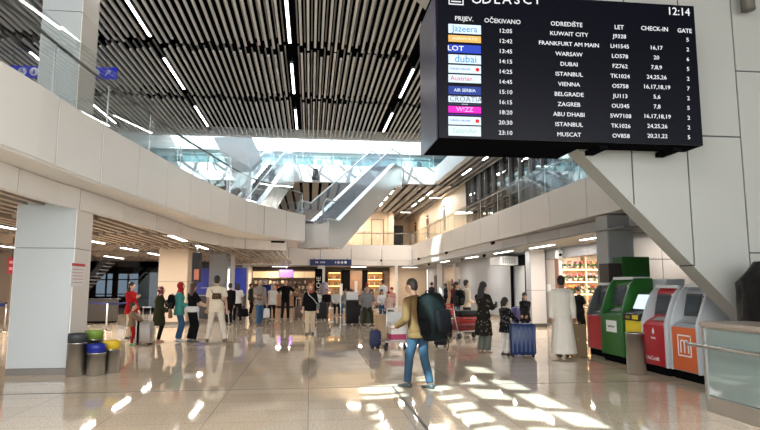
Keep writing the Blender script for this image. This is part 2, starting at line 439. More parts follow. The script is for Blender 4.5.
# ---- left mezzanine: curved double fascia
UP = [(-4.2, 1.5), (-4.17, 5.5), (-4.06, 7.6), (-3.95, 8.7), (-3.88, 9.8), (-3.73, 11.3), (-3.53, 12.7), (-3.33, 14.2), (-3.15, 15.5), (-2.96, 16.5), (-2.42, 19.2), (-1.91, 21.1), (-1.38, 22.1), (-.76, 23.3), (-.22, 24.3)]
LO = [(-4.6, 1.5), (-4.55, 6), (-4.47, 8.9), (-4.41, 10.4), (-4.22, 11.85), (-3.92, 15.38), (-3.64, 18.9), (-3.05, 21.7), (-2.72, 22.6), (-2.0, 23.5), (-1.5, 23.8), (-.95, 24.0)]
def curve(pts, n=64):
    P = [Vector((p[0], p[1], 0)) for p in pts]; P = [P[0] * 2 - P[1]] + P + [P[-1] * 2 - P[-2]]; out = []
    for i in range(1, len(P) - 2):
        for j in range(5):
            t = j / 5; a, b_, c, d = P[i - 1:i + 3]
            v = .5 * (2 * b_ + (c - a) * t + (2 * a - 5 * b_ + 4 * c - d) * t * t + (3 * b_ - a - 3 * c + d) * t ** 3); out.append((v.x, v.y))
    out.append((P[-2].x, P[-2].y)); return out
UPC, LOC = curve(UP), curve(LO)
fascia('trim_8', UPC, 3.43, 4.5, 1.55, flip=1)
fascia('trim_9', LOC, 3.0, 3.38, 1.95, flip=1)
ms = MB()
ms.prism([(p[0] - .03, p[1]) for p in UPC] + [(-.4, 28), (-22, 28), (-22, 1.5)], 'z', 3.39, 4.2)
struct(ms.build('ceiling_mezzanine', [PANEL]))
# slat ceiling under the mezzanine
lc = MB(); rs = random.Random(5)
lc.prism([(p[0] - .1, p[1] - .05) for p in LOC] + [(-1.2, 25), (-4.3, 42), (-22, 42), (-22, 1.5)], 'z', 3.30, 3.38, 1)
def lo_y(x):                                                          # first y at which the lower fascia lies right of x
    best = 1.6
    for p in LOC:
        if p[0] < x + .2: best = p[1] + .25
    return best
x = -21.5
while x < -1.2:
    ya = max(4.0, lo_y(x) if x > -4.9 else 4.0)
    for y0, y1 in ((4, 12.8), (13.2, 17.2), (17.5, 21.8), (22.1, 26.4), (26.7, 31), (31.3, 36), (36.3, 41)):
        y0 += rs.uniform(0, .4); y1 -= rs.uniform(0, .3)
        if y1 > ya + .4: lc.box((x, max(y0, ya), 3.06), (x + .11, y1, 3.22), 0)
    x += .30
struct(lc.build('ceiling_under_mezzanine', [WOODSLAT, BLACK]))

# ---- columns
def column(name, x0, x1, y0, y1, z1, joints, m=COLM, m2=PANEL):
    mb = MB(); z = .12
    mb.box((x0 + .02, y0 + .02, 0), (x1 - .02, y1 - .02, z1), 1)
    mb.box((x0, y0, 0), (x1, y1, .11), 2)
    for j in list(joints) + [z1]:
        mb.box((x0 + .01, y0 - .01, z), (x1 - .012, y0 + .012, j - .012), 0)                 # face towards the hall front
        mb.box((x1 - .012, y0 + .012, z), (x1 + .01, y1 - .01, j - .012), 3)
        mb.box((x0 - .01, y0 + .012, z), (x0 + .012, y1 - .01, j - .012), 3)
        mb.box((x0 + .01, y1 - .012, z), (x1 - .01, y1 + .01, j - .012), 3)
        z = j
    return struct(mb.build(name, [m, JOINT, mat('column_base', (.16, .14, .12), .4, .4), m2]))
column('column_1', -5.36, -4.33, 11.3, 12.12, 3.35, (2.28,))
_a, _b, _c = AY(43.5, 0, 11.35), AY(83, 0, 11.35), AY(99, 0, 12.2)
column('column_9', _a.x, _b.x, 11.35, 12.2, 8.5, (4.2, 6.88))
column('column_2', -6.12, -5.0, 24.6, 25.9, 3.35, (1.75,), BEIGE, BEIGE)
column('column_3', -4.75, -4.0, 28.4, 29.1, 3.3, (1.6,), GREYWALL, GREYWALL)
column('column_4', -3.98, -3.80, 30.0, 30.3, 3.3, (), PANEL, PANEL)
column('column_5', 8.55, 9.15, 21.9, 22.4, 3.0, (1.4,), PANEL, GREYWALL)
column('column_6', 7.53, 8.2, 13.95, 14.58, 3.4, (1.5,), GREYWALL, GREYWALL)
column('column_7', 8.2, 8.45, 36.9, 37.2, 3.0, (), PANEL, PANEL)
column('column_8', 9.15, 9.4, 36.4, 36.7, 3.0, (), PANEL, PANEL)

# ---- great inclined pylon on the right: clad face with joints, sloping underside
PY0, PY1 = 8.0, 8.35
def edge_x(z): return 7.53 - z
py = MB()
py.prism([(edge_x(0), 0), (13.5, 0), (13.5, 8.5), (edge_x(8.5), 8.5)], 'y', PY0 + .02, PY1, 1)
# front panels between joints
xs = [-6, 3.85, 4.75, 5.65, 6.55, 7.45, 9.5, 13.5]
lev = {3: (3.86, 6.9), 4: (2.08, 4.92), 5: (2.08, 3.86, 6.2), 6: (2.08, 4.92)}
for i in range(7):
    a, b_ = xs[i] + .012, xs[i + 1] - .012
    zz = [0] + list(lev.get(i, ())) + [8.5]
    for z0, z1 in zip(zz, zz[1:]):
        z0 += .012; z1 -= .012
        # clip the panel by the sloping edge x > edge_x(z)
        poly = [(a, z0), (b_, z0), (b_, z1), (a, z1)]; out = []
        for k in range(4):
            p, q = poly[k], poly[(k + 1) % 4]
            fp, fq = p[0] - edge_x(p[1]) - .01, q[0] - edge_x(q[1]) - .01
            if fp >= 0: out.append(p)
            if fp * fq < 0:
                t = fp / (fp - fq); out.append((p[0] + (q[0] - p[0]) * t, p[1] + (q[1] - p[1]) * t))
        if len(out) > 2: py.prism(out, 'y', PY0, PY0 + .02, 0)
# underside strips with joints across
for z0, z1 in ((0.0, 1.88), (1.90, 3.60), (3.62, 5.6), (5.62, 8.5)):
    py.prism([(edge_x(z0) + .01, z0), (edge_x(z1) + .01, z1), (edge_x(z1) - .02, z1), (edge_x(z0) - .02, z0)], 'y', PY0 + .004, PY1, 0)
struct(py.build('wall_right_pylon', [PYLON, JOINT]))
# white inclined pylon by the escalators
p2_ = MB()
q = [AY(213, 137, 27.0), AY(244, 137, 27.0), AY(251, 176, 27.0), AY(247, 200, 27.0), AY(238, 186, 27.0)]
p2_.prism([(v.x, v.z) for v in q], 'y', 27.0, 27.5)
q = [AY(243, 138, 28.0), AY(252, 138, 28.0), AY(262, 160, 28.0), AY(250, 172, 28)]
p2_.prism([(v.x, v.z) for v in q], 'y', 27.6, 28.3)
struct(p2_.build('wall_left_pylon', [mat('bluish_cladding', (.80, .86, .92), .3)]))

# ---- back of the left side: dark glazed wall, daylight beyond
bl = MB()
for x0, x1 in ((-22, -13.2), (-12.2, -11.9), (-10.6, -6.0)): bl.box((x0, 38, 0), (x1, 38.2, 3.3))
bl.box((-13.9, 38, 2.3), (-9.2, 38.2, 3.3)).box((-13.9, 38, 0), (-9.2, 38.2, .9))
struct(bl.build('wall_left_back', [DARK]))
wd = MB()
for k in range(8): wd.box((-13.9 + k * .65, 37.95, .2), (-13.9 + k * .65 + .09, 38.05, 2.7))
for z in (1.0, 1.9): wd.box((-13.9, 37.97, z), (-9.2, 38.03, z + .07))
wd.box((-13.9, 37.9, .2), (-9.2, 37.92, 2.7), 1)
struct(wd.build('window_4', [DARK, glass('tinted_glass', (.30, .33, .36), .05)]))
struct(MB().box((-22, 28.5, 0), (-13.6, 28.7, 3.3)).build('wall_left_ticket_hall', [mat('hall_beige', (.50, .38, .28), .6)]))
# far shops: side walls, back walls, mullions
fs = MB()
fs.box((-4.75, 42.0, 0), (-4.35, 45, 3.0)).box((.55, 42.0, 0), (1.05, 45, 3.0)).box((6.15, 42.0, 0), (6.35, 45, 3.0)).box((-6, 44.8, 0), (-4.6, 45, 3))
struct(fs.build('wall_shop_piers', [PANEL]))
struct(MB().box((-4.6, 45.6, 0), (6.3, 45.8, 3.0)).build('wall_shop_back', [mat('shop_brown', (.10, .065, .04), .5)]))
struct(MB().box((6.3, 46.5, 0), (9.4, 46.7, 3.0)).build('wall_corridor_end', [BEIGE]))
struct(MB().box((9.45, 40.5, 0), (13.8, 40.7, 3.0)).box((12.9, 35.4, 0), (13.1, 40.6, 3.0)).build('wall_side_shop', [BEIGE]))
# wall behind the flower shop
struct(MB().box((12.9, 15.2, 0), (13.1, 23.5, 3.0)).box((9.46, 23.3, 0), (12.9, 23.5, 3.0)).build('wall_flower_shop', [mat('shop_cream', (.72, .62, .50), .5)]))
# plinth strips
struct(MB().box((9.2, 26, 0), (9.222, 35.4, .1)).build('baseboard_right', [STEEL]))
# ---------------------------------------------------------------- people
SKIN = {'fair': mat('skin_fair', (.56, .36, .26), .5), 'tan': mat('skin_tan', (.42, .255, .17), .5), 'brown': mat('skin_brown', (.24, .13, .08), .5)}
EYE = mat('eye_dark', (.02, .015, .012), .2)
LIP = mat('lips', (.35, .13, .11), .5)
_tmp = [0]


def remeshed(mb, name, voxel, mats, parent, smooth=3):
    me = mb.mesh('raw'); o = bpy.data.objects.new('raw', me); COL.objects.link(o)
    r = o.modifiers.new('r', 'REMESH'); r.mode = 'VOXEL'; r.voxel_size = voxel; r.use_smooth_shade = True
    if smooth:
        s = o.modifiers.new('s', 'SMOOTH'); s.iterations = smooth; s.factor = .5
    out = bpy.data.meshes.new_from_object(o.evaluated_get(bpy.context.evaluated_depsgraph_get()))
    bpy.data.objects.remove(o); bpy.data.meshes.remove(me)
    out.name = name
    out.materials.clear()
    return link(name, out, mats, parent)


def ik(a, b, l1, l2, pole):
    a, b, pole = Vector(a), Vector(b), Vector(pole)
    d = b - a; L = min(d.length, (l1 + l2) * .995)
    dn = d.normalized(); b = a + dn * L
    x = (l1 * l1 - l2 * l2 + L * L) / (2 * L)
    h = math.sqrt(max(l1 * l1 - x * x, 0))
    p = pole - dn * pole.dot(dn); p = p.normalized() if p.length > 1e-5 else dn.orthogonal().normalized()
    return a + dn * x + p * h, b


TORSO = [(.475, .080, .058), (.52, .094, .068), (.57, .090, .062), (.62, .085, .058), (.68, .090, .061), (.74, .098, .064), (.785, .100, .058), (.812, .078, .048), (.832, .050, .040), (.848, .036, .034)]
TORSO_F = [(.475, .080, .062), (.52, .098, .072), (.57, .088, .062), (.62, .070, .052), (.68, .076, .056), (.735, .086, .072), (.785, .086, .052), (.812, .066, .044), (.832, .042, .036), (.848, .030, .030)]


def person(label, pos, face, h=1.75, sex='m', skin='tan', feet=None, hands=None, hip=None, lean=0, twist=0, look=(0, 0), top=None, bottom=None, dress=None,
           hair=('short', (.02, .015, .012)), shoes=(.05, .05, .05), group=None, fat=1.0, headscale=1.0, vox=.016, base=0.0, sit=False, fingers=True, cover=None, name='person', elbow_out=.35):
    """face: heading in degrees, 0 looks away from the camera (+Y), 90 to the left (-X).
    feet / hands: (right, left) targets in metres in the figure's own frame (x right, y forward, z up)."""
    t = thing(name, label, 'person', (pos[0], pos[1], base), math.radians(face), group)
    k = h
    if hip is None: hip = (0, 0, .515 * k)
    hip = Vector(hip)
    TO = TORSO if sex == 'm' else TORSO_F
    Rl = Matrix.Rotation(math.radians(-lean), 3, 'X') @ Matrix.Rotation(math.radians(twist), 3, 'Z')
    z0 = .50 * k
    def T(x, y, z): return hip + Rl @ Vector((x, y, z - .515 * k))
    feet = feet or ((.085, .0, 0), (-.085, .0, 0))
    sw = (.106 if sex == 'm' else .093) * k
    hw = .050 * k
    leg = []
    for sgn, f in ((1, feet[0]), (-1, feet[1])):
        a = hip + Vector((sgn * hw, 0, -.005 * k))
        ank = Vector((f[0], f[1], f[2] + .042 * k))
        kn, ank = ik(a, ank, .235 * k, .245 * k, (sgn * .05, 1, .0))
        leg.append((a, kn, ank, f[3] if len(f) > 3 else 0))
    hands = hands or ((.19, .03, .42 * k), (-.19, .03, .42 * k))
    arm = []
    for sgn, hd in ((1, hands[0]), (-1, hands[1])):
        sh = T(sgn * sw, -.004 * k, .793 * k)
        el, wr = ik(sh, Vector(hd), .168 * k, .150 * k, Vector((sgn * elbow_out, -1, -.35)))
        arm.append((sh, el, wr))
    sk = SKIN[skin]
    # ---- body, one surface
    b = MB()
    n = 14
    def ring(f, rx, ry, grow=0.0, dy=0):
        rx, ry = rx * k * fat + grow, ry * k * fat + grow
        return [tuple(T(rx * math.cos(2 * PI * j / n), ry * math.sin(2 * PI * j / n) + dy, f * k)) for j in range(n)]
    b.rings([ring(*r) for r in TO])
    for a, kn, ank, tw in leg:
        b.cap(a, kn, .047 * k * fat, .031 * k); b.cap(kn, kn + (ank - kn) * .35, .031 * k, .031 * k); b.cap(kn + (ank - kn) * .35, ank, .030 * k, .020 * k)
    for sh, el, wr in arm:
        b.cap(sh, el, .029 * k * (1 if sex == 'm' else .86), .021 * k); b.cap(el, el + (wr - el) * .3, .0215 * k, .022 * k); b.cap(el + (wr - el) * .3, wr, .022 * k, .0145 * k)
    headscale *= 1.05
    hs = headscale * (k / 1.75) ** -.35 if k < 1.5 else headscale
    Rh = Rl @ Matrix.Rotation(math.radians(look[0]), 3, 'Z') @ Matrix.Rotation(math.radians(look[1]), 3, 'X')
    hc = T(0, .012 * k, .845 * k) + Rl @ Vector((0, .004 * k, .088 * k * hs))
    def Hd(x, y, z): return hc + Rh @ (Vector((x, y, z)) * k * hs)
    b.cap(T(0, -.004 * k, .83 * k), hc + Rh @ Vector((0, -.01 * k, -.02 * k)), .033 * k if sex == 'm' else .028 * k, .031 * k if sex == 'm' else .027 * k)
    b.ell(hc + Rh @ (Vector((0, -.004, .008)) * k * hs), (.0445 * k * hs, .054 * k * hs, .058 * k * hs), rot=Rh)
    b.ell(Hd(0, .012, -.026), (.034 * k * hs, .040 * k * hs, .040 * k * hs), rot=Rh)       # jaw
    b.ell(Hd(0, .055, -.012), (.0085 * k * hs, .013 * k * hs, .016 * k * hs), rot=Rh, n=8, k=6)  # nose
    for sgn in (1, -1): b.ell(Hd(sgn * .046, -.004, -.006), (.006 * k * hs, .011 * k * hs, .018 * k * hs), rot=Rh, n=8, k=6)
    body = remeshed(b, 'body', vox, [sk], t, 3)
    # ---- hands joined to the body mesh
    hb = MB()
    for (sh, el, wr), sgn in zip(arm, (1, -1)):
        d = (wr - el).normalized(); side = d.cross(Vector((0, 1, 0)) if abs(d.y) < .8 else Vector((0, 0, 1))).normalized()
        nrm = side.cross(d).normalized()
        if nrm.x * sgn > 0: nrm = -nrm                                         # palm turned to the body
        side = d.cross(nrm)
        L = .052 * k
        M = Matrix((side, nrm, d)).transposed()
        hb.ell(wr + d * L * .55, (.023 * k, .011 * k, .034 * k), rot=M, n=10, k=7)
        if fingers:
            for q, (off, ln) in enumerate(((-.017, .040), (-.006, .046), (.006, .043), (.016, .034))):
                p = wr + d * L * 1.0 + side * off * k; pts = [p - d * .012 * k]; cur = d.copy()
                for s_ in range(3):
                    cur = (cur + nrm * (.28 + .1 * s_)).normalized(); pts.append(pts[-1] + cur * ln * k * (.45, .33, .28)[s_])
                hb.tube(pts, [.0052 * k, .0050 * k, .0046 * k, .0036 * k], 6)
            up = side if side.y > 0 else -side
            p = wr + d * L * .25 + up * .016 * k
            hb.tube([p, p + (up * .7 + d * .7) * .020 * k, p + (up * .55 + d * 1 + nrm * .2) * .030 * k, p + (up * .45 + d * 1.2 + nrm * .4) * .040 * k], [.0075 * k, .0065 * k, .0056 * k, .004 * k], 6)
    bmx = bmesh.new(); bmx.from_mesh(body.data); hm = hb.mesh('h'); bmx.from_mesh(hm); bmx.to_mesh(body.data); bmx.free(); bpy.data.meshes.remove(hm)
    # ---- face
    for sgn in (1, -1):
        MB().ell(Hd(sgn * .018, .0455, .002), (.0062 * k * hs, .004 * k * hs, .0038 * k * hs), rot=Rh, n=8, k=6).build('eye', [EYE], body)
    MB().ell(Hd(0, .049, -.037), (.013 * k * hs, .005 * k * hs, .0045 * k * hs), rot=Rh, n=8, k=6).build('mouth', [LIP], body)
    # ---- bottoms
    if bottom:
        kind, bm_ = bottom[0], bottom[1]
        g = bottom[2] if len(bottom) > 2 else .012
        m = MB()
        if kind in ('trousers', 'wide', 'shorts', 'leggings'):
            if kind == 'leggings': g = .006
            m.rings([ring(f, rx, ry, g * .7) for f, rx, ry in TO[:3]])
            for a, kn, ank, tw in leg:
                w = {'trousers': .037, 'wide': .046, 'shorts': .040, 'leggings': .033}[kind] * k
                m.cap(a, kn, .047 * k * fat + g, w + g * .6)
                if kind != 'shorts':
                    e = {'trousers': .031, 'wide': .052, 'leggings': .0215}[kind] * k + g * .4
                    end = ank + Vector((0, 0, .012 if kind != 'leggings' else .02))
                    m.cyl(kn, end, w + g * .6, e)
                    m.cap(kn, kn + (end - kn) * .3, w + g * .6, w + g * .5)
            remeshed(m, kind if kind != 'wide' else 'trousers', vox, [bm_], t, 2)
        elif kind == 'skirt':
            hem = bottom[3]
            m.rings([[tuple(Vector((hip.x, hip.y, 0)) + Vector((rx * k * math.cos(2 * PI * j / n), ry * k * math.sin(2 * PI * j / n), f * k))) for j in range(n)] for f, rx, ry in ((hem, .125, .115), ((hem + .5) / 2, .115, .100), (.50, .102, .082), (.60, .078, .060))])
            remeshed(m, 'skirt', vox, [bm_], t, 2)
    # ---- tops / coats / robes
    if top:
        kind, tm = top['kind'], top['mat']
        g = top.get('grow', .024); hem = top.get('hem', .49); slv = top.get('sleeve', 1.0)
        m = MB(); rows = [r for r in TO if r[0] > hem + .015]
        lo = []
        if hem < .46:                                                          # coat, tunic or robe that hangs below the hips
            fl = top.get('flare', .02)
            steps = 5
            for i in range(steps):
                f = hem + (.50 - hem) * i / steps
                w = (.50 - f) / .5
                lo.append([tuple(Vector((hip.x, hip.y, 0)) * 1 + Vector(((.096 * fat + fl * w) * k * math.cos(2 * PI * j / n) + g * math.cos(2 * PI * j / n), (.072 * fat + fl * w * 1.25) * k * math.sin(2 * PI * j / n) + g * math.sin(2 * PI * j / n) + top.get('back', 0) * w, f * k))) for j in range(n)])
        else:
            lo.append(ring(hem, .094, .068, g + .006))
        m.rings(lo + [ring(f, rx, ry, g if f < .83 else g * .55) for f, rx, ry in rows])
        for sh, el, wr in arm:
            r0 = .029 * k + g * .7
            m.cap(T(0, 0, .812 * k).lerp(sh, .15), sh, .022 * k + g, r0 * .98)
            if slv <= .5: m.cyl(sh, sh.lerp(el, slv * 2), r0, .031 * k + g * .8)
            else:
                m.cap(sh, el, r0, .025 * k + g * .7)
                m.cyl(el, el.lerp(wr, (slv - .5) * 2), .025 * k + g * .7, top.get('cuff', .018 * k) + g * .7)
        remeshed(m, kind, vox, [tm], t, 2)
    # ---- shoes
    sm = shoes if not isinstance(shoes, tuple) else mat('shoe_%d_%d_%d' % tuple(int(c * 100) for c in shoes), shoes, .5)
    for (a, kn, ank, tw), sgn in zip(leg, (1, -1)):
        m = MB(); z = ank.z - .042 * k
        Rz = Matrix.Rotation(math.radians(-sgn * 6 + tw), 3, 'Z')
        heelup = 0
        pitch = Matrix.Rotation(0 if z < .03 else -.35, 3, 'X')
        secs = [(-.040, .020, .034), (-.025, .024, .046), (.0, .025, .048), (.03, .026, .036), (.065, .029, .026), (.092, .025, .020), (.104, .014, .013)]
        rg = []
        for (y, wx, hz) in secs:
            r_ = []
            for j in range(10):
                a_ = 2 * PI * j / 10
                x = wx * k * math.cos(a_); zz = (hz * k / 2) * (1 + math.sin(a_) * (1 if math.sin(a_) > 0 else 1))
                r_.append(tuple(Vector((ank.x, ank.y, z)) + Rz @ (pitch @ Vector((x, y * k + .0, zz)))))
            rg.append(r_)
        m.rings(rg)
        so = m.build('shoe', [sm], t)
    # ---- hair and head coverings
    if hair:
        kind, hcx = hair[0], hair[1]
        hm_ = hcx if not isinstance(hcx, tuple) else mat('hair_%d_%d_%d' % tuple(int(c * 1000) for c in hcx), hcx, .55, bump=.3, bscale=120)
        m = MB()
        def E(c, r): m.ell(Hd(*c), tuple(x * k * hs for x in r), rot=Rh)
        if kind == 'short':
            E((0, -.013, .020), (.0485, .054, .056)); E((0, -.030, -.005), (.043, .034, .045))
            remeshed(m, 'hair', vox * .7, [hm_], t, 2)
        elif kind in ('long', 'bob', 'ponytail'):
            E((0, -.012, .017), (.052, .060, .060))
            e = {'long': .17, 'bob': .065, 'ponytail': .02}[kind]
            pts = [Hd(0, -.034, .0), Hd(0, -.044, -.05), Hd(0, -.044, -.05) + Vector((0, -.012 * k, -e * k * .55)), Hd(0, -.044, -.05) + Vector((0, -.006 * k, -e * k))]
            rgs = []
            for p, (rx, ry) in zip(pts, ((.050, .036), (.055, .034), (.058, .028), (.036, .018))):
                rgs.append([tuple(p + Vector((rx * k * math.cos(2 * PI * j / 12), ry * k * math.sin(2 * PI * j / 12), 0))) for j in range(12)])
            m.rings(rgs)
            if kind == 'ponytail': m.tube([Hd(0, -.055, .02), Hd(0, -.09, .0), Hd(0, -.085, -.06), Hd(0, -.075, -.11)], [.018 * k, .020 * k, .017 * k, .006 * k], 10)
            remeshed(m, 'hair', vox * .7, [hm_], t, 2)
        elif kind == 'bun':
            E((0, -.012, .017), (.050, .057, .058)); E((0, -.062, .040), (.024, .022, .024))
            remeshed(m, 'hair', vox * .7, [hm_], t, 2)
        elif kind == 'scarf':
            E((0, -.010, .012), (.056, .060, .064)); E((0, .004, -.035), (.048, .050, .040))
            base_ = T(0, .004 * k, .80 * k)
            m.rings([[tuple(p + Rl @ Vector((rx * k * math.cos(2 * PI * j / 12), ry * k * math.sin(2 * PI * j / 12), 0))) for j in range(12)] for p, rx, ry in ((base_, .095, .070), (T(0, .004 * k, .828 * k), .075, .058), (hc + Vector((0, 0, -.05 * k)), .044, .046))])
            o = remeshed(m, 'headscarf', vox * .7, [hm_], t, 2)
            # face showing through the scarf
            f = MB(); f.ell(Hd(0, .036, -.008), (.034 * k * hs, .026 * k * hs, .046 * k * hs), rot=Rh); f.ell(Hd(0, .064, -.014), (.007 * k * hs, .008 * k * hs, .013 * k * hs), rot=Rh, n=8, k=6)
            f.build('face', [sk], t)
            for sgn in (1, -1): MB().ell(Hd(sgn * .015, .0605, .004), (.006 * k, .004 * k, .004 * k), n=8, k=6, rot=Rh).build('eye', [EYE], body)
        elif kind == 'cap':
            E((0, -.006, .026), (.050, .058, .052)); m.ell(Hd(0, .062, .026), (.036 * k * hs, .034 * k * hs, .005 * k * hs), rot=Rh)
            m.build('cap', [hm_], t)
            MB().ell(Hd(0, -.024, .0), (.046 * k * hs, .040 * k * hs, .045 * k * hs), rot=Rh).build('hair', [mat('hair_dark', (.02, .015, .012), .55)], t)
    t['_j'] = 0; del t['_j']
    person.last = dict(hands=[t_[2] for t_ in arm], T=T, hip=hip, head=hc, k=k, root=t, rz=math.radians(face), pos=(pos[0], pos[1], base))
    return t


def W(p):
    """figure-frame point of the last person in world coordinates"""
    L = person.last
    return Vector(L['pos']) + Matrix.Rotation(L['rz'], 3, 'Z') @ Vector(p)
# ================================================================ FIXTURES
GLASSP = GLASS
# ---- linear ceiling lamps
def linear_lamp(label, x, y0, y1, z, w=.10, group=None, power=0, warm=True):
    t = thing('linear_ceiling_lamp', label, 'ceiling lamp', (x, (y0 + y1) / 2, z), 0, group)
    L = (y1 - y0) / 2
    hs_ = MB().box((-w / 2 - .02, -L - .03, 0), (w / 2 + .02, L + .03, .07)).build('lamp_housing', [DARKSTEEL], t)
    MB().box((-w / 2, -L, -.012), (w / 2, L, 0)).build('diffuser', [LAMP], t)
    for s in (-1, 1): MB().cyl((0, s * L * .7, .07), (0, s * L * .7, .36 if z > 5 else .10), .008, n=6).build('suspension_rod', [DARKSTEEL], hs_)
    if power:
        l = bpy.data.lights.new('lamp_light', 'AREA'); l.shape = 'RECTANGLE'; l.size = w; l.size_y = 2 * L; l.energy = power; l.color = (1, .95, .90)
        o = bpy.data.objects.new('lamp_light', l); COL.objects.link(o); o.parent = t; o.location = (0, 0, -.03)
    return t
ROWN = {-7.95: 'far left row, seen through the glass railing', -4.3: 'row left of the middle', -.64: 'middle row', 3.04: 'row right of the middle, beside the departures board'}
SEG = [(12.2, 15.3, 'nearest lamp'), (16.8, 19.5, 'second lamp'), (21.4, 24.1, 'third lamp')]
for lx in (-7.95, -4.3, -.64, 3.04):
    for y0, y1, nm in SEG:
        if (lx > 2 or lx < -7) and y0 < 13: continue
        linear_lamp('%s of the high slat ceiling\'s %s' % (nm, ROWN[lx]), lx, y0, y1, SLAT_Z - .06, .065, 'lamps in the hall slat ceiling', 6)
# lamps under the mezzanine (left) and under the right gallery
def low_lamp(label, a, b_, z, group, power=60):
    power *= .6
    p, q = G(*a, z), G(*b_, z); x = (p.x + q.x) / 2
    linear_lamp(label, x, min(p.y, q.y), max(p.y, q.y), z, .12, group, power)
GM = 'lamps under the mezzanine'
low_lamp('linear lamp under the mezzanine beside the right face of the big column', (92.5, 241), (103, 243.5), 3.04, GM)
low_lamp('linear lamp under the mezzanine above the dark desk', (121, 247.5), (137.5, 250.5), 3.04, GM)
low_lamp('faint linear lamp under the mezzanine just above the dark staircase', (107, 256), (121, 258.5), 3.04, GM)
low_lamp('short linear lamp under the mezzanine just left of the beige column', (149, 253), (159, 255), 3.04, GM)
low_lamp('bright linear lamp under the mezzanine above the beige column', (169, 235.5), (186, 241), 3.04, GM)
low_lamp('linear lamp under the mezzanine above the hanging dark screen', (196, 245.5), (208, 249), 3.04, GM)
low_lamp('linear lamp under the mezzanine left of the big column, upper one', (1, 226), (14, 229), 3.04, GM)
low_lamp('linear lamp under the mezzanine left of the big column, lower one', (-2, 245), (8, 247.5), 3.04, GM)
GR = 'lamps under the right gallery'
low_lamp('long linear lamp over the flower shop front', (581, 240), (618, 234), 2.96, GR, 120)
low_lamp('linear lamp over the grey door beside the flower shop', (530, 248.4), (554, 244.7), 2.96, GR, 90)
low_lamp('short linear lamp behind the one over the grey door', (540, 256.6), (552, 254.6), 2.96, GR, 40)
low_lamp('linear lamp over the ceiling air conditioner', (494, 253.6), (513, 250.8), 2.96, GR, 90)
low_lamp('linear lamp in front of the grey panelled wall', (466, 258.2), (478, 256.4), 2.96, GR, 90)
low_lamp('linear lamp in front of the small side shop', (441, 262.2), (449, 261), 2.96, GR, 60)
# lamps of the gallery ceiling
def gal_lamp(label, x, y0, y1):
    linear_lamp(label, x, y0, y1, 7.26, .10, 'lamps in the gallery slat ceiling', 40)
for x_, nmx in ((4.9, 'left row of the far gallery ceiling'), (7.28, 'row along the right gallery wall')):
    for k, nm in enumerate(('nearest', 'second', 'third')):
        y = (34.2, 36.9, 39.6)[k]
        gal_lamp('%s lamp in the %s' % (nm, nmx), x_, y, y + 1.5)
for k, nm in enumerate(('first', 'second', 'third', 'fourth')):
    gal_lamp('%s lamp above the dark gallery windows, counting from the board' % nm, 7.75, 16.5 + k * 3.6, 18 + k * 3.6)

# ---- small black spotlights and cameras on the fascias
def spot(label, p, group, nrm=(0, -1, 0)):
    t = thing('spotlight', label, 'spotlight', p, math.atan2(nrm[1], nrm[0]) + PI / 2, group)
    MB().box((-.05, -.01, -.05), (.05, 0, .05)).build('mount', [BLACK], t)
    MB().cyl((0, -.01, 0), (0, -.14, -.05), .065, .075, 10).build('lamp_head', [PLBLACK], t)
GS = 'small black spotlights on the fascias'
for lab, px, py in (('above the panelled wall', 494, 242.4), ('below the striped sun patch', 448, 252.5), ('near the far corner', 420, 258.5)):
    v = AX(px, py, 7.44); spot('small black spotlight on the right fascia ' + lab, (7.40 if v.z > 3.41 else 7.42 + max(0, (25 - v.y) * .02), v.y, v.z), GS, (-1, 0, 0))
for lab, px, py in (('right of the blue direction sign', 381, 260), ('above the left shop', 279, 259.4)):
    v = AY(px, py, 42.0); spot('small black spotlight on the far fascia ' + lab, (v.x, 42.0, v.z), GS)
for k, (px, py, lab) in enumerate(((485.6, 256, 'left of the air conditioner'), (463.7, 259.5, 'over the trolley with red cases'), (430, 264.4, 'over the narrow dark doorway'))):
    v = G(px, py, 2.9); spot('black spotlight under the right gallery ' + lab, (v.x, v.y, 2.93), 'spotlights under the right gallery', (-1, 0, 0))
t = thing('loudspeaker', 'dark round loudspeaker hanging at the top right corner above the pylon', 'loudspeaker', AY(748, 4, 7.8))
MB().cyl((0, 0, -.1), (0, .02, .5), .10, .09, 14).build('speaker_body', [mat('speaker_brown', (.07, .06, .05), .5)], t)
MB().cbox((0, .15, .25), (.04, .14, .04)).build('wall_bracket', [DARKSTEEL], t)

# ---- departures board
YB = 7.4
bl_, br_ = AY(439, 137.5, YB), AY(703, 143.5, YB)
bz0, bz1, bx0, bx1 = bl_.z, 5.62, bl_.x, br_.x
t = thing('departures_board', 'large black departures board hung on the grey pylon, listing flights', 'departures board', (0, 0, 0))
SCR = mat('screen_black', (.003, .003, .006), .3, spec=.12)
MB().box((bx0, YB + .01, bz0), (bx1, YB + .42, bz1)).build('case', [BLACK], t)
MB().box((bx0, YB, bz0), (bx1, YB + .01, bz1)).build('display', [SCR], t)
dn = 8.56 - YB
MB().prism([(bx0, bz0 + .02), (7.53 - bz0 - .14, bz0 + .02), (bx0 + .05, 7.46 - bx0 - .05), (bx0, 7.46 - bx0 - .05)], 'y', YB + .42, YB + dn).build('rear_housing', [BLACK], t)
MB().box((bx0 - .02, YB + .06, bz0 - .0), (bx0 - .002, YB + dn + .02, bz1)).build('side_panel', [mat('side_panel_violet', (.028, .028, .06), .3, spec=.25)], t)
for px in (602, 675): v = AY(px, 143, 7.6); MB().box((v.x - .06, 7.55, bz0 - .05), (v.x + .06, 8.0, bz0 + .02)).build('bracket', [BLACK], t)
TXT = mat('screen_text', (.05, .05, .05), .5, emit=.62, ecol=(.95, .97, 1))
def scr(c):
    return mat('screen_%d_%d_%d' % tuple(int(q * 99) for q in c), tuple(q * .1 for q in c), .5, spec=.2, emit=.72, ecol=c)
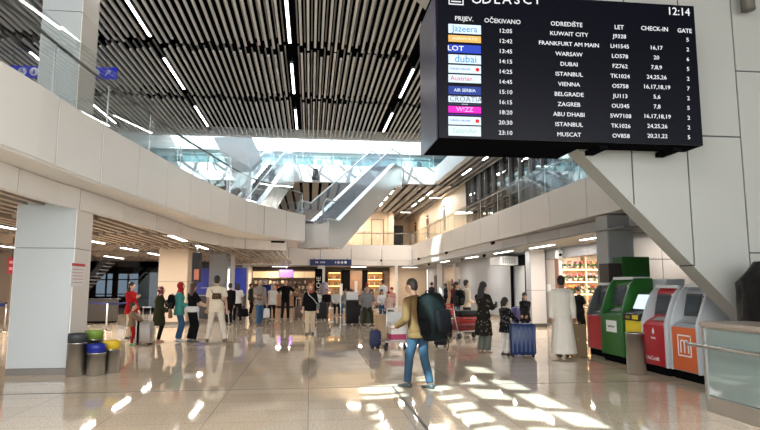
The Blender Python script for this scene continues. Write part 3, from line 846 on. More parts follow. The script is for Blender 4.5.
def BM(px, py, dy=0.0):
    v = AY(px, py, YB); return Matrix.Translation((v.x, YB - .003 - dy, v.z)) @ Matrix.Rotation(PI / 2, 4, 'X')
pxm = YB / FPX                                                         # metres per photo pixel on the board
hr_ = bpy.data.objects.new('heading', None); COL.objects.link(hr_); hr_.parent = t
for k, c_ in enumerate('ODLASCI'):
    hd = MB(); lettering(hd, c_, .20, BM(476.5 + k * 10.1, -.5 + k * .1)); hd.build('heading_letter', [TXT], hr_)
ic = MB()
v = AY(456, -1, YB)
def frame2d(mb, cx, cz, w, hgt, th, y, m=0):
    for a in ((cx - w / 2, cz - hgt / 2, cx + w / 2, cz - hgt / 2 + th), (cx - w / 2, cz + hgt / 2 - th, cx + w / 2, cz + hgt / 2), (cx - w / 2, cz - hgt / 2, cx - w / 2 + th, cz + hgt / 2), (cx + w / 2 - th, cz - hgt / 2, cx + w / 2, cz + hgt / 2)):
        mb.box((a[0], y - .004, a[1]), (a[2], y, a[3]), m)
frame2d(ic, v.x, v.z + .03, .21, .23, .014, YB)
ic.box((v.x - .07, YB - .004, v.z - .045), (v.x + .07, YB, v.z - .03))
ic.prism([(v.x - .07, v.z + .02), (v.x + .05, v.z + .075), (v.x + .08, v.z + .065), (v.x - .03, v.z + .005)], 'y', YB - .004, YB)
ic.build('plane_icon', [TXT], t)
ck = MB(); lettering(ck, '12:14', .165, BM(678.5, 12), sx=.98); ck.build('clock', [TXT], t)
for s, px, py in (('PRIJEV.', 464, 19), ('OČEKIVANO', 502.5, 21.5), ('ODREDIŠTE', 566.5, 24.5), ('LET', 619, 27.5), ('CHECK-IN', 654.5, 29), ('GATE', 684.5, 31)):
    ch = MB(); lettering(ch, s, .090, BM(px, py), sx=1.0); ch.build('column_title', [TXT], t)
ROWS = [('12:05', 'KUWAIT CITY', 'J9328', '', '5'), ('12:42', 'FRANKFURT AM MAIN', 'LH1545', '16,17', '2'), ('13:45', 'WARSAW', 'LO578', '20', '6'), ('14:15', 'DUBAI', 'FZ762', '7,8,9', '5'),
        ('14:25', 'ISTANBUL', 'TK1024', '24,25,26', '2'), ('14:45', 'VIENNA', 'OS758', '16,17,18,19', '7'), ('15:10', 'BELGRADE', 'JU113', '5,6', '2'), ('16:15', 'ZAGREB', 'OU345', '7,8', '5'),
        ('18:20', 'ABU DHABI', '5W7108', '16,17,18,19', '2'), ('20:30', 'ISTANBUL', 'TK1026', '24,25,26', '2'), ('23:10', 'MUSCAT', 'OV858', '20,21,22', '5')]
for k, r in enumerate(ROWS):
    fr = bpy.data.objects.new('flight_row', None); COL.objects.link(fr); fr.parent = t
    for s, px, y0, st, nm in zip(r, (505.5, 569, 619.5, 656, 687.5), (31.2, 34.3, 36.6, 38.2, 40), (10.18, 10.05, 9.95, 9.8, 9.75), ('time_text', 'destination_text', 'flight_number_text', 'check_in_text', 'gate_text')):
        if s: m = MB(); lettering(m, s, .082, BM(px + (k * .14 if px > 600 else 0), y0 + k * st), sx=1.08); m.build(nm, [TXT], fr)
def logo(px0, py0, px1, py1, col, txt=None, tcol=(1, 1, 1), size=.1, tx=None, name='airline_panel', sx=1.0, extra=None):
    a, b_ = AY(px0, py0, YB), AY(px1, py1, YB)
    m = MB(); m.box((a.x, YB - .003, b_.z), (b_.x, YB, a.z), 0)
    if txt: lettering(m, txt, size, Matrix.Translation(((a.x + b_.x) / 2 if tx is None else a.x + tx, YB - .004, (a.z + b_.z) / 2)) @ Matrix.Rotation(PI / 2, 4, 'X'), 1, sx=sx)
    if extra: extra(m, a, b_)
    m.build(name, [scr(col), scr(tcol), scr((.8, .02, .03))], t)
def dot(m, a, b_): m.cyl((b_.x - .05, YB - .005, (a.z + b_.z) / 2), (b_.x - .05, YB, (a.z + b_.z) / 2), .027, n=14, m=2)
PALE = (.70, .84, .95)
logo(448.3, 23.8, 481, 34.6, PALE, 'Jazeera', (.03, .25, .65), .13, sx=.95)
logo(448.3, 34.8, 481, 43.2, (.85, .47, .13), 'AIRWAYS', (1, .85, .6), .055, sx=1.5)
logo(448.3, 44.2, 481, 53.8, (.02, .06, .50), 'LOT', (1, 1, 1), .10, .10, sx=1.2)
logo(448.3, 54.2, 481, 64.4, PALE, 'dubai', (.03, .28, .62), .145, .24)
logo(448.3, 64.6, 481, 74, PALE, 'TURKISH AIRLINES', (.05, .10, .4), .035, .16, extra=dot)
logo(448.3, 74.2, 481, 83.5, PALE, 'Austrian', (.75, .03, .05), .09, .18)
logo(448.3, 85.8, 481, 95.3, (.02, .05, .28), 'AIR SERBIA', (.8, .9, 1), .062)
logo(448.3, 95.8, 481, 103.2, PALE, 'CROATIA', (.18, .20, .28), .105, .24)
logo(448.3, 103.4, 481, 105.4, (.05, .05, .12), 'AIRLINES', (.6, .6, .7), .022)
logo(448.3, 105.8, 481, 113.6, (.80, .01, .52), 'W!ZZ', (1, .55, .85), .09)
logo(448.3, 113.8, 481, 115.6, (.15, .0, .45))
logo(448.3, 116.2, 481, 125.4, PALE, 'TURKISH AIRLINES', (.05, .10, .4), .035, .16, extra=dot)
logo(448.3, 125.6, 481, 136.5, (.72, .85, .86), 'SalamAir', (.35, .62, .50), .095)

# ---- cash machines
def cash_machine(name, label, x, y0, y1, h, body, door, txt=None, kind='atm', logo=None, ledge=None):
    """faces -X; origin on the floor at the middle of the front"""
    w = y1 - y0
    t = thing(name, label, 'cash machine', (x, (y0 + y1) / 2, 0), -PI / 2)           # local -Y is the front
    s = h / 1.6
    D = .72
    pr = [(0.03, .14), (0.03, .92 * s), (.10, .97 * s), (.24, 1.04 * s), (.34, 1.52 * s), (.40, h), (D, h), (D, .14)]
    MB().prism(pr, 'x', -w / 2 + .06, w / 2 - .06).build('cabinet', [body], t, .01)
    for sg in (-1, 1):
        wing = [(0, .14), (0, .94 * s), (.015, 1.0 * s), (.12, 1.28 * s), (.22, 1.50 * s), (.34, h + .02), (D, h + .02), (D, .14)]
        a = sg * (w / 2 - .06); b_ = sg * w / 2
        MB().prism(wing, 'x', min(a, b_), max(a, b_)).build('side_wing', [mat('machine_silver', (.50, .52, .54), .35) if kind == 'atm' else body], t, .008)
    MB().box((-w / 2 + .02, .05, 0), (w / 2 - .02, D - .02, .14)).build('plinth', [BLACK], t)
    MB().box((-w / 2 + .065, .0, .16), (w / 2 - .065, .03, .90 * s)).build('service_door', [door], t, .006)
    Rf = Matrix.Translation((0, .292, 1.28 * s)) @ Matrix.Rotation(-math.atan2(.10, .48), 4, 'X')
    bz_ = MB().box((-w * .36, -.03, -.20 * s), (w * .20, .0, .19 * s), 0, Rf).build('screen_bezel', [DARK], t)
    MB().box((-w * .32, -.036, -.14 * s), (w * .14, -.03, .15 * s), 0, Rf).build('screen', [mat('machine_screen', (.03, .045, .06), .15)], bz_)
    k = MB(); k.box((w * .23, -.04, -.18 * s), (w * .36, 0, .20 * s), 0, Rf)
    for q in range(4): k.box((w * .25, -.048, (-.15 + q * .09) * s), (w * .34, -.04, (-.11 + q * .09) * s), 1, Rf)
    k.build('card_slots', [mat('machine_white', (.72, .74, .76), .4), DARK], t)
    Rk = Matrix.Translation((0, .16, 1.005 * s)) @ Matrix.Rotation(math.atan2(.07, .14), 4, 'X')
    kp = MB(); kp.box((-.16, -.07, 0), (.16, .07, .012), 0, Rk)
    for r_ in range(3):
        for c_ in range(4): kp.box((-.14 + c_ * .075, -.06 + r_ * .043, .012), (-.085 + c_ * .075, -.03 + r_ * .043, .02), 1, Rk)
    kp.build('keypad', [STEEL, mat('key_grey', (.35, .36, .37), .5)], t)
    MB().box((-w / 2 + .05, .30, h - .01), (w / 2 - .05, D - .02, h + .05)).build('top_sign', [mat('machine_white', (0, 0, 0))], t, .01)
    if txt:
        for (s_, sz, z, off) in txt:
            m = MB(); lettering(m, s_, sz, Matrix.Translation((off, -.003, z)) @ Matrix.Rotation(PI / 2, 4, 'X')); m.build('lettering', [WHITE], t)
    if logo: logo(t, w, s)
    return t
def l_orange(t, w, s):
    m = MB(); frame2d(m, .02, .58, .36, .36, .022, 0)
    for k in range(3): m.box((-.09 + k * .10, -.004, .46), (-.065 + k * .10, 0, .62))
    for k in range(2): m.tube([(-.078 + k * .1 + .05 - .05 * math.cos(a), -.002, .62 + .05 * math.sin(a)) for a in [PI * j / 8 for j in range(9)]], .012, 6)
    m.build('square_emblem', [WHITE], t)
def l_red(t, w, s):
    m = MB(); m.cyl((.0, -.004, .74), (0, 0, .74), .035, n=16); m.prism([(-.03, .77), (0, .83), (.03, .77)], 'y', -.004, 0); m.build('round_emblem', [WHITE], t)
cash_machine('cash_machine', 'cash machine with an orange front and a white square emblem', 6.3, 8.95, 9.72, 1.57, mat('machine_grey', (.30, .33, .36), .4), mat('orange_front', (.60, .125, .035), .35), None, 'atm', l_orange)
cash_machine('cash_machine', 'cash machine with a bright red front and white lettering, left of the orange one', 6.27, 9.77, 10.55, 1.55, mat('machine_red_body', (.45, .02, .03), .4), mat('red_front', (.42, .008, .018), .35), [('UniCredit', .10, .27, -.05), ('Banka', .06, .64, 0)], 'atm', l_red)
gr_ = mat('green_body', (.022, .13, .02), .35)
def l_green(t, w, s):
    m = MB(); m.box((-.20, -.006, .62), (.22, 0, .86), 0); lettering(m, 'Sparkasse', .07, Matrix.Translation((.01, -.007, .74)) @ Matrix.Rotation(PI / 2, 4, 'X'), 1); m.build('white_plate', [WHITE, DARK], t)
cash_machine('cash_machine', 'all green cash machine with a white plate on its front', 6.32, 11.32, 12.2, 1.72, gr_, gr_, None, 'kiosk', l_green)
cash_machine('cash_machine', 'dark grey rounded cash machine with a red lower front, last in the row', 6.52, 12.42, 13.25, 1.6, mat('machine_charcoal', (.10, .11, .11), .35), mat('red_front', (0, 0, 0)), None, 'kiosk')
# yellow and black exchange kiosk with a tilted screen
t = thing('exchange_kiosk', 'yellow kiosk with a black head and bright tilted screen', 'kiosk', (6.30, 10.89, 0), -PI / 2)
yl = mat('yellow_paint', (.75, .58, .02), .4); w = .62
MB().box((-w / 2, .02, .06), (w / 2, .55, .93)).build('cabinet', [yl], t, .015)
MB().box((-w / 2 + .03, .05, 0), (w / 2 - .03, .5, .06)).build('plinth', [BLACK], t)
MB().prism([(-.03, .91), (-.03, 1.04), (.16, 1.10), (.34, 1.44), (.60, 1.44), (.60, .91)], 'x', -w / 2, w / 2).build('head', [PLBLACK], t, .012)
Rk = Matrix.Translation((0, .25, 1.25)) @ Matrix.Rotation(-math.atan2(.18, .38), 4, 'X')
MB().box((-.26, -.02, -.14), (.26, 0, .17), 0, Rk).build('screen', [mat('bright_screen', (.55, .66, .75), .3, emit=.7)], t)
m = MB(); m.box((-.2, -.036, .94), (-.02, -.03, 1.0), 0); m.box((.05, -.036, .94), (.25, -.03, 1.02), 1); lettering(m, '€ $', .07, Matrix.Translation((-.11, -.04, .97)) @ Matrix.Rotation(PI / 2, 4, 'X'), 1); m.build('note_slot', [DARKSTEEL, yl], t)
# cabinets standing behind the machines
for lab, x0, x1, h, mt in (('tall green cabinet rising behind the cash machines', 7.59, 8.30, 2.29, mat('green_cabinet', (.022, .11, .02), .45)), ('dark brown cabinet left of the tall green cabinet', 7.22, 7.55, 2.13, mat('brown_cabinet', (.045, .038, .032), .5))):
    t = thing('tall_cabinet', lab, 'cabinet', ((x0 + x1) / 2, 13.66, 0)); w = (x1 - x0) / 2
    MB().box((-w, -.22, 0), (w, .24, h)).build('cabinet_body', [mt], t, .01)
    dr_ = MB().box((-w + .03, -.232, .1), (w - .03, -.22, h - .05)).build('cabinet_door', [mt], t, .004)
    MB().box((w - .09, -.25, 1.0), (w - .06, -.232, 1.15)).build('handle', [STEEL], dr_)
t = thing('utility_cabinet', 'white metal utility cabinet standing behind the yellow kiosk', 'cabinet', (7.29, 11.33, 0))
MB().box((-.2, -.4, 0), (.2, .4, 1.72)).build('cabinet_body', [mat('machine_white', (0, 0, 0))], t, .01)
MB().box((-.21, -.36, .1), (-.2, .36, 1.66)).build('cabinet_door', [mat('machine_white', (0, 0, 0))], t, .004)
MB().box((-.225, -.30, .85), (-.21, -.27, 1.0)).build('handle', [STEEL], t)

# ---- litter bins
def steel_bin(label, p, r, h, cap=None, caph=.16, group=None, lid=True):
    t = thing('litter_bin', label, 'bin', (p.x, p.y, 0), 0, group)
    top = h - (caph if cap else 0)
    MB().lathe([(r * .97, 0), (r * .97, .03), (r, .035), (r, top - .02), (r * 1.02, top - .02), (r * 1.02, top), (r * .9, top), (r * .88, top - .05)], n=26).build('bin_body', [STEEL], t)
    if cap: MB().lathe([(r * .99, top), (r * 1.0, h - .03), (r * .94, h), (r * .55, h), (r * .5, h - .04), (.02, h - .06)], n=26).build('bin_cap', [cap], t)
    else: MB().lathe([(r * .9, top - .08), (.01, top - .08)], n=26).build('bin_liner', [BLACK], t)
steel_bin('brushed steel bin standing in front of the yellow kiosk', G(637, 374), .165, .74)
B0 = G(78, 372)
steel_bin('tall steel bin with a dark grey cap against the big column', Vector((-4.12, 11.16, 0)), .165, .74, mat('bin_charcoal', (.03, .034, .036), .5))
steel_bin('steel bin with a lime green cap behind the tall one', Vector((-3.97, 11.52, 0)), .165, .77, mat('bin_lime', (.16, .25, .03), .5))
steel_bin('steel bin with a blue cap in front of the big column', Vector((-3.79, 11.17, 0)), .16, .55, mat('bin_blue', (.006, .016, .22), .4), .15)
steel_bin('steel bin with a yellow cap behind the blue capped one', Vector((-3.63, 11.47, 0)), .15, .58, mat('bin_yellow', (.60, .40, .015), .45), .15)

# ---- notices, signs
nt_ = thing('notice', 'white paper notice with a red heading on the side of the big column', 'notice', (-4.318, 0, 0))
a, b_ = AX(72, 263, -4.31), AX(84, 286, -4.31)
MB().box((0, a.y, b_.z), (.006, b_.y, a.z)).build('sheet', [WHITE], nt_)
MB().box((.006, a.y, a.z - .05), (.008, b_.y, a.z)).build('heading', [mat('notice_red', (.6, .03, .04), .5)], nt_)
m = MB()
for k in range(5): m.box((.006, a.y + .06, b_.z + .06 + k * .06), (.0075, b_.y - .06, b_.z + .075 + k * .06))
m.build('text_lines', [mat('notice_pink', (.65, .30, .30), .5)], nt_)

SIGNB = mat('sign_blue', (.010, .020, .34), .4, emit=.25, ecol=(.01, .02, .5))
t = thing('direction_sign', 'blue hanging direction sign with round white icons above the left mezzanine', 'sign', (AY(59, 68, 17).x, 17.0, 7.66), math.radians(-4))
MB().box((-1.6, 0, -.17), (1.62, .08, .17)).build('sign_board', [SIGNB], t, .004)
def icon(m, x, kind):
    m.cyl((x, -.004, 0), (x, 0, 0), .125, n=22, m=0)
    if kind == 'wc':
        for dx in (-.04, .04): m.cyl((x + dx, -.006, .06), (x + dx, -.004, .06), .018, n=10, m=1); m.box((x + dx - .02, -.006, -.07), (x + dx + .02, -.004, .035), 1)
    if kind == 'chair':
        m.cyl((x, -.006, .07), (x, -.004, .07), .018, n=10, m=1); m.box((x - .012, -.006, -.02), (x + .012, -.004, .05), 1); m.box((x - .012, -.006, -.03), (x + .05, -.004, -.012), 1)
        m.tube([(x - .01 + .05 * math.cos(q), -.005, -.04 + .05 * math.sin(q)) for q in [2 * PI * j / 12 for j in range(10)]], .008, 5, 1)
    if kind == 'baby':
        m.cyl((x, -.006, .05), (x, -.004, .05), .025, n=10, m=1); m.box((x - .03, -.006, -.07), (x + .03, -.004, .02), 1)
    if kind == 'arrow': pass
m = MB()
for x, kd in ((-1.35, 'wc'), (-1.02, 'chair'), (-.69, 'baby'), (-.36, 'wc')): icon(m, x, kd)
icon(m, 1.02, 'baby')
m.tube([(1.31, -.004, -.07), (1.43, -.004, .06)], .014, 6); m.tube([(1.34, -.004, .065), (1.44, -.004, .07), (1.437, -.004, -.03)], .014, 6)
m.build('icons', [WHITE, SIGNB], t)
for x in (-1.3, 1.3): MB().cyl((x, .04, .17), (x, .04, .86), .012, n=6).build('hanger', [DARKSTEEL], t)

a, b_ = AY(310, 259.2, 41.9), AY(351.5, 265.6, 41.9)
t = thing('direction_sign', 'long dark blue direction sign with white icons under the far fascia', 'sign', ((a.x + b_.x) / 2, 41.9, (a.z + b_.z) / 2))
hw_, hh_ = (b_.x - a.x) / 2, (a.z - b_.z) / 2
MB().box((-hw_, 0, -hh_), (hw_, .1, hh_)).build('sign_board', [mat('sign_navy', (.012, .022, .13), .4)], t)
m = MB()
for x in (.55, .8, 1.05): m.cyl((x, -.008, 0), (x, 0, 0), .10, n=16)
for x in (-1.1, -.98, -.75, -.62, -.5, .3): m.box((x, -.008, -.05), (x + .08, 0, .06))
m.build('icons', [mat('sign_white', (.6, .65, .75), .5)], t)
for x in (-1.2, 1.2): MB().cyl((x, .06, hh_), (x, .12, hh_ + .12), .02, n=6).build('hanger', [DARKSTEEL], t)

v = AY(11, 265.5, 19.0)
t = thing('hanging_sign', 'small red hanging sign left of the big column', 'sign', v)
MB().box((-.11, 0, -.25), (.11, .08, .25)).build('sign_board', [mat('sign_red', (.40, .01, .03), .4)], t)
m = MB(); m.box((-.05, -.006, .06), (.06, 0, .14)); m.box((-.05, -.006, -.14), (.05, 0, -.05)); m.build('marking', [mat('sign_pink', (.8, .3, .35), .5)], t)
MB().cyl((0, .04, .25), (0, .04, 3.06 - v.z), .015, n=6).build('hanger', [DARKSTEEL], t)
v = AY(195.5, 266, 22.0)
t = thing('information_screen', 'dark hanging screen with an orange lower corner beside the beige column', 'screen', v)
MB().box((-.13, 0, -.58), (.14, .5, .50)).build('screen_case', [PLBLACK], t, .01)
MB().box((-.04, -.008, -.50), (.13, 0, -.12)).build('display', [mat('screen_orange', (.30, .09, .05), .4, emit=.4)], t)
MB().cyl((0, .25, .50), (0, .25, 3.06 - v.z), .03, n=8).build('hanger', [DARKSTEEL], t)

# ---- glass railings
def railing(label, pts, z0, zg, zr, panel, off=.0, glassm=GLASS, inner=-.06, closed_top=False):
    P = [Vector((p[0], p[1], 0)) for p in pts]; L = [0]
    for a, b_ in zip(P, P[1:]): L.append(L[-1] + (b_ - a).length)
    def at(s):
        for i in range(len(P) - 1):
            if s <= L[i + 1] or i == len(P) - 2: return P[i].lerp(P[i + 1], (s - L[i]) / (L[i + 1] - L[i])), (P[i + 1] - P[i]).normalized()
    t = thing('glass_railing', label, 'railing', (0, 0, 0))
    n = max(1, round(L[-1] / panel)); st = L[-1] / n
    for i in range(n):
        (a, da), (b_, db) = at(i * st + .012), at((i + 1) * st - .012)
        na = Vector((da.y, -da.x, 0)) * .006
        m = MB(); m.rings([[(p.x - na.x, p.y - na.y, z0), (p.x + na.x, p.y + na.y, z0), (p.x + na.x, p.y + na.y, zg), (p.x - na.x, p.y - na.y, zg)] for p in (a, b_)], 0, False)
        m.build('glass_panel', [glassm], t)
    pr = []
    k = max(2, int(L[-1] / .5))
    for j in range(k + 1):
        p, d = at(L[-1] * j / k * .9999); nn = Vector((d.y, -d.x, 0)) * inner; pr.append((p.x + nn.x, p.y + nn.y, zr))
    MB().tube(pr, .028, 8).build('handrail', [DARKSTEEL if zr < 6 else ALU], t)
    for i in range(n + 1):
        p, d = at(min(i * st, L[-1] * .9999)); nn = Vector((d.y, -d.x, 0)) * inner
        MB().box((-.012, -.012, z0), (.012, .012, zr), 0, Matrix.Translation((p.x + nn.x, p.y + nn.y, 0))).build('post', [ALU], t)
    return t
inner_curve = [(p[0] - .10, p[1]) for p in UPC if p[1] > 5]
railing('glass railing with a dark handrail curving along the left mezzanine', inner_curve, 4.2, 5.72, 5.42, 1.9)
railing('glass railing along the right gallery', [(7.49, 13), (7.49, 42)], 4.2, 5.45, 5.35, 2.4, inner=.05)
railing('glass railing across the far gallery', [(7.4, 42.08), (-6, 42.08)], 4.2, 5.45, 5.35, 2.4)
railing('short glass railing of the third level right of the nearer escalator', [(7.0, 32.4), (5.6, 32.4)], 7.9, 9.2, 9.1, 1.4, inner=.05)
railing('glass railing of the third level between the two escalators', [(2.9, 32.4), (-.5, 32.4)], 7.9, 9.2, 9.1, 1.7, inner=.05)
railing('glass railing of the third level left of the farther escalator', [(-2.9, 32.4), (-14, 32.4)], 7.9, 9.2, 9.1, 2.4, inner=.05)

# ---- escalators
def escalator(label, bottom, top, w=1.5, step=DARK):
    B, T = Vector(bottom), Vector(top); d2 = Vector((T.x - B.x, T.y - B.y, 0)); L = d2.length; h = T.z - B.z
    ang = math.atan2(d2.y, d2.x)
    t = thing('escalator', label, 'escalator', B, ang)
    run = h / math.tan(math.radians(30)); f0 = (L - run) / 2; f1 = f0 + run
    prof = [(-.5, 0), (f0, 0), (f1, h), (L + .6, h)]
    W_ = w / 2
    white = mat('escalator_cladding', (.70, .71, .71), .24, .5)
    for sg in (-1, 1):
        y0, y1 = sg * (W_ - .03), sg * W_
        MB().prism([(-.5, .12), (f0 + .02, .12), (f1 - .02, h + .12), (L + .6, h + .12), (L + .6, h - 1.0), (f1 + .25, h - 1.0), (f0 + .25, -1.05), (-.5, -1.05)], 'y', min(y0, y1), max(y0, y1)).build('side_cladding', [white], t)
        g0 = sg * (W_ - .14)
        arc0 = [(-.75 + .0, .45)]
        gp_ = [(-.55, .12), (f0, .12), (f1, h + .12), (L + .7, h + .12), (L + .85, h + .5), (L + .6, h + .96), (f1 - .12, h + .96), (f0 - .12, .96), (-.45, .96), (-.75, .5)]
        MB().prism(gp_, 'y', g0 - .006, g0 + .006).build('glass_panel', [ESCGLASS], t)
        hr = [(-.45, .14), (-.70, .25), (-.80, .5), (-.70, .80), (-.45, .98), (f0 - .12, .98), (f1 - .12, h + .98), (L + .6, h + .98), (L + .88, h + .80), (L + .95, h + .5), (L + .85, h + .25), (L + .6, h + .14)]
        MB().tube([(x, g0, z) for x, z in hr], .038, 8).build('handrail', [mat('handrail_pale', (.42, .45, .48), .3)], t)
        MB().prism([(-.5, .12), (f0 + .02, .12), (f1 - .02, h + .12), (L + .6, h + .12), (L + .6, h + .17), (f1 - .03, h + .17), (f0 + .01, .17), (-.5, .17)], 'y', min(sg * W_, sg * (W_ - .26)), max(sg * W_, sg * (W_ - .26))).build('skirt_deck', [ALU], t)
    MB().prism([(-.5, -1.05), (f0 + .25, -1.05), (f1 + .25, h - 1.0), (L + .6, h - 1.0), (L + .6, h - .95), (f1 + .22, h - .95), (f0 + .22, -1.0), (-.5, -1.0)], 'y', -W_ + .03, W_ - .03).build('underside_cladding', [white], t)
    MB().box((-.5, -W_ + .03, -1.0), (-.47, W_ - .03, .0)).build('end_cladding', [white], t)
    st = MB(); n = int(run / .4)
    for i in range(n):
        x = f0 + i * run / n; z = (i + 1) * h / n
        st.box((x, -W_ + .27, z - .25), (x + run / n + .02, W_ - .27, z), 0); st.box((x - .004, -W_ + .27, z - .02), (x, W_ - .27, z), 1)
        for q in range(10): st.box((x - .006, -W_ + .3 + q * (w - .6) / 10, z - .2), (x, -W_ + .33 + q * (w - .6) / 10, z - .03), 1)
    st.box((-.5, -W_ + .27, -.06), (f0, W_ - .27, 0), 2); st.box((f1, -W_ + .27, h - .06), (L + .6, W_ - .27, h), 2)
    st.build('steps', [step, mat('step_edge', (.55, .56, .58), .4), STEEL], t)
    return t
escalator('nearer escalator with glass sides, rising from the end of the left mezzanine', (.35, 24.9, 4.2), (4.05, 31.3, 7.95), 1.5, mat('step_grey', (.26, .28, .33), .4))
escalator('farther escalator with dark steps, half hidden behind the left mezzanine edge', (-3.25, 24.6, 4.2), (-1.75, 31.3, 7.95), 1.4)
# dark fitting on the third-level fascia
v = AY(315.5, 174.5, 31.97)
t = thing('loudspeaker', 'black loudspeaker on the white third level fascia between the escalators', 'loudspeaker', v)
MB().prism([(-.12, .3), (.12, .3), (.2, -.3), (-.2, -.3)], 'y', -.16, 0).build('speaker_case', [PLBLACK], t)
MB().box((-.1, -.17, -.2), (.1, -.16, .2)).build('speaker_grille', [DARK], t)

# ---- glazed service counter at the right front
t = thing('service_counter', 'glazed service counter with steel plinth and handrail at the right front', 'counter', (5.07, 5.32, 0))
cg = mat('counter_glass', (.22, .28, .27), .06, spec=.8, coat=.5)
MB().box((0, 0, 0), (.62, 1.8, .2)).build('plinth', [STEEL], t, .006)
MB().box((.012, .05, .21), (.03, 1.76, 1.05)).build('front_panel', [cg], t)
MB().box((.03, 1.74, .21), (.60, 1.76, 1.05)).build('end_panel', [cg], t)
MB().box((-.03, -.02, 1.08), (.66, 1.82, 1.13)).build('worktop', [mat('counter_top', (.30, .25, .21), .3)], t, .006)
MB().box((-.012, -.0, 1.05), (.03, 1.8, 1.08)).build('top_rail', [STEEL], t)
for y in (0.0, 1.76): MB().box((-.006, y, .2), (.04, y + .04, 1.06)).build('post', [STEEL], t)
hm_ = MB(); hm_.tube([(-.11, -.1, .83), (-.11, 1.95, .83)], .024, 10)
for y in (.3, 1.5): hm_.tube([(-.11, y, .83), (.02, y, .83)], .012, 6)
hm_.build('handrail', [STEEL], t)
# machine wrapped in black plastic
rs = random.Random(9)
c0 = Vector((6.33, 7.46, 0))
sh = MB(); rg = []
N = 40
fold = [rs.uniform(-1, 1) for _ in range(N)]
for i in range(15):
    z = 1.93 * i / 14; f = i / 14
    r0 = .46 - .12 * f + (.03 if i == 12 else 0)
    if i >= 13: r0 *= (.80, .52)[i - 13]
    ring_ = []
    for j in range(N):
        a = 2 * PI * j / N
        sq = 1 / max(abs(math.cos(a)), abs(math.sin(a))) ** .6
        r_ = r0 * sq * (1 + .05 * (1 - f * .4) * fold[j] + .03 * math.sin(3 * a + z * 5) + .02 * math.sin(11 * a + z * 9))
        ring_.append((r_ * math.cos(a) * .92 - .0 + .06 * f, r_ * math.sin(a) * .85, z + (.03 * math.sin(5 * a) if 0 < i < 14 else 0)))
    rg.append(ring_)
sh.rings(rg)
o = sh.build('covered_machine', [mat('black_sheet', (.003, .003, .003), .42, spec=.22, bump=.6, bscale=9)], None, 0, c0)
tag(o, 'tall machine wrapped in a crumpled black plastic sheet behind the glazed counter', 'covered machine')

# ---- left background: desk, stanchions, blue panels, staircase
t = thing('check_in_desk', 'long dark desk in front of the staircase behind the big column', 'desk', (-9.6, 26.0, 0))
MB().box((-1.7, 0, .08), (1.35, .7, .98)).build('desk_body', [mat('desk_dark', (.06, .05, .045), .5)], t, .01)
MB().box((-1.75, -.05, .98), (1.4, .75, 1.02)).build('desk_top', [DARK], t)
MB().box((-1.65, .04, 0), (1.3, .66, .08)).build('plinth', [BLACK], t)
t = thing('check_in_desk', 'dark wooden desk at the left edge of the picture', 'desk', (-9.7, 17.6, 0))
MB().box((-2.2, 0, .08), (.35, .7, 1.06)).build('desk_body', [mat('desk_wood', (.14, .085, .05), .45)], t, .01)
MB().box((-2.25, -.06, 1.06), (.4, .75, 1.10)).build('desk_top', [mat('desk_wood', (0, 0, 0))], t)
MB().box((-2.1, .04, 0), (.3, .66, .08)).build('plinth', [BLACK], t)
t = thing('staircase', 'dark open staircase rising under the mezzanine behind the desk', 'staircase', (-12.6, 33.0, 0))
st = MB(); n = 16
for i in range(n): st.box((i * -.0 + .0 + i * .16 - 1.0, 0, i * .185), (i * .16 - .76, 1.4, i * .185 + .05), 0)
st.build('treads', [mat('tread_grey', (.30, .29, .28), .5)], t)
for y in (0, 1.36): MB().prism([(-1.05, -.0), (-.75, -.0), (1.75, 2.95), (1.45, 2.95)], 'y', y, y + .05).build('stringer', [DARK], t)
MB().tube([(-1.0, .02, .95), (1.2, .02, 3.3)], .03, 8).build('handrail', [STEEL], t)
def stanchion(label, p, grp):
    t = thing('queue_post', label, 'queue post', (p.x, p.y, 0), 0, grp)
    MB().lathe([(.17, 0), (.17, .015), (.03, .03), (.02, .04)], n=20).build('base', [STEEL], t)
    MB().cyl((0, 0, .03), (0, 0, .96), .03, n=12).build('post', [ALU], t)
    MB().cyl((0, 0, .96), (0, 0, 1.02), .036, n=12).build('belt_head', [PLBLACK], t)
SP = [G(85, 326), G(106, 331), G(127, 328)]
for p, l in zip(SP, ('leftmost queue post beside the big column', 'middle queue post of the belt barrier', 'queue post nearest the person in red')): stanchion('slim steel ' + l, p, 'queue posts before the dark desk')
for a, b_, l in ((SP[0], SP[1], 'left'), (SP[1], SP[2], 'right')):
    m = MB(); d = (b_ - a); mm = [a.lerp(b_, q / 6) for q in range(7)]
    rg = []
    for q, p in enumerate([a + (b_ - a) * f for f in (.035, .2, .35, .5, .65, .8, .965)]):
        sag = .03 * (1 - (q / 3 - 1) ** 2); n_ = Vector((d.y, -d.x, 0)).normalized() * .002
        rg.append([(p.x - n_.x, p.y - n_.y, .92 - sag), (p.x + n_.x, p.y + n_.y, .92 - sag), (p.x + n_.x, p.y + n_.y, .985 - sag), (p.x - n_.x, p.y - n_.y, .985 - sag)])
    m.rings(rg[0:] , 0, False)
    o = m.build('queue_belt', [mat('belt_blue', (.015, .025, .16), .7)]); tag(o, 'dark blue belt between the %s pair of queue posts' % l, 'belt')
p = G(4, 332); stanchion('slim steel queue post at the left edge of the picture', p, None)
q = p + Vector((-1.6, .1, 0))
o = MB().box((q.x, p.y - .003, .86), (p.x - .04, p.y + .003, .98)).build('queue_belt', [mat('belt_blue', (0, 0, 0))]); tag(o, 'dark blue belt at the left edge of the picture', 'belt')
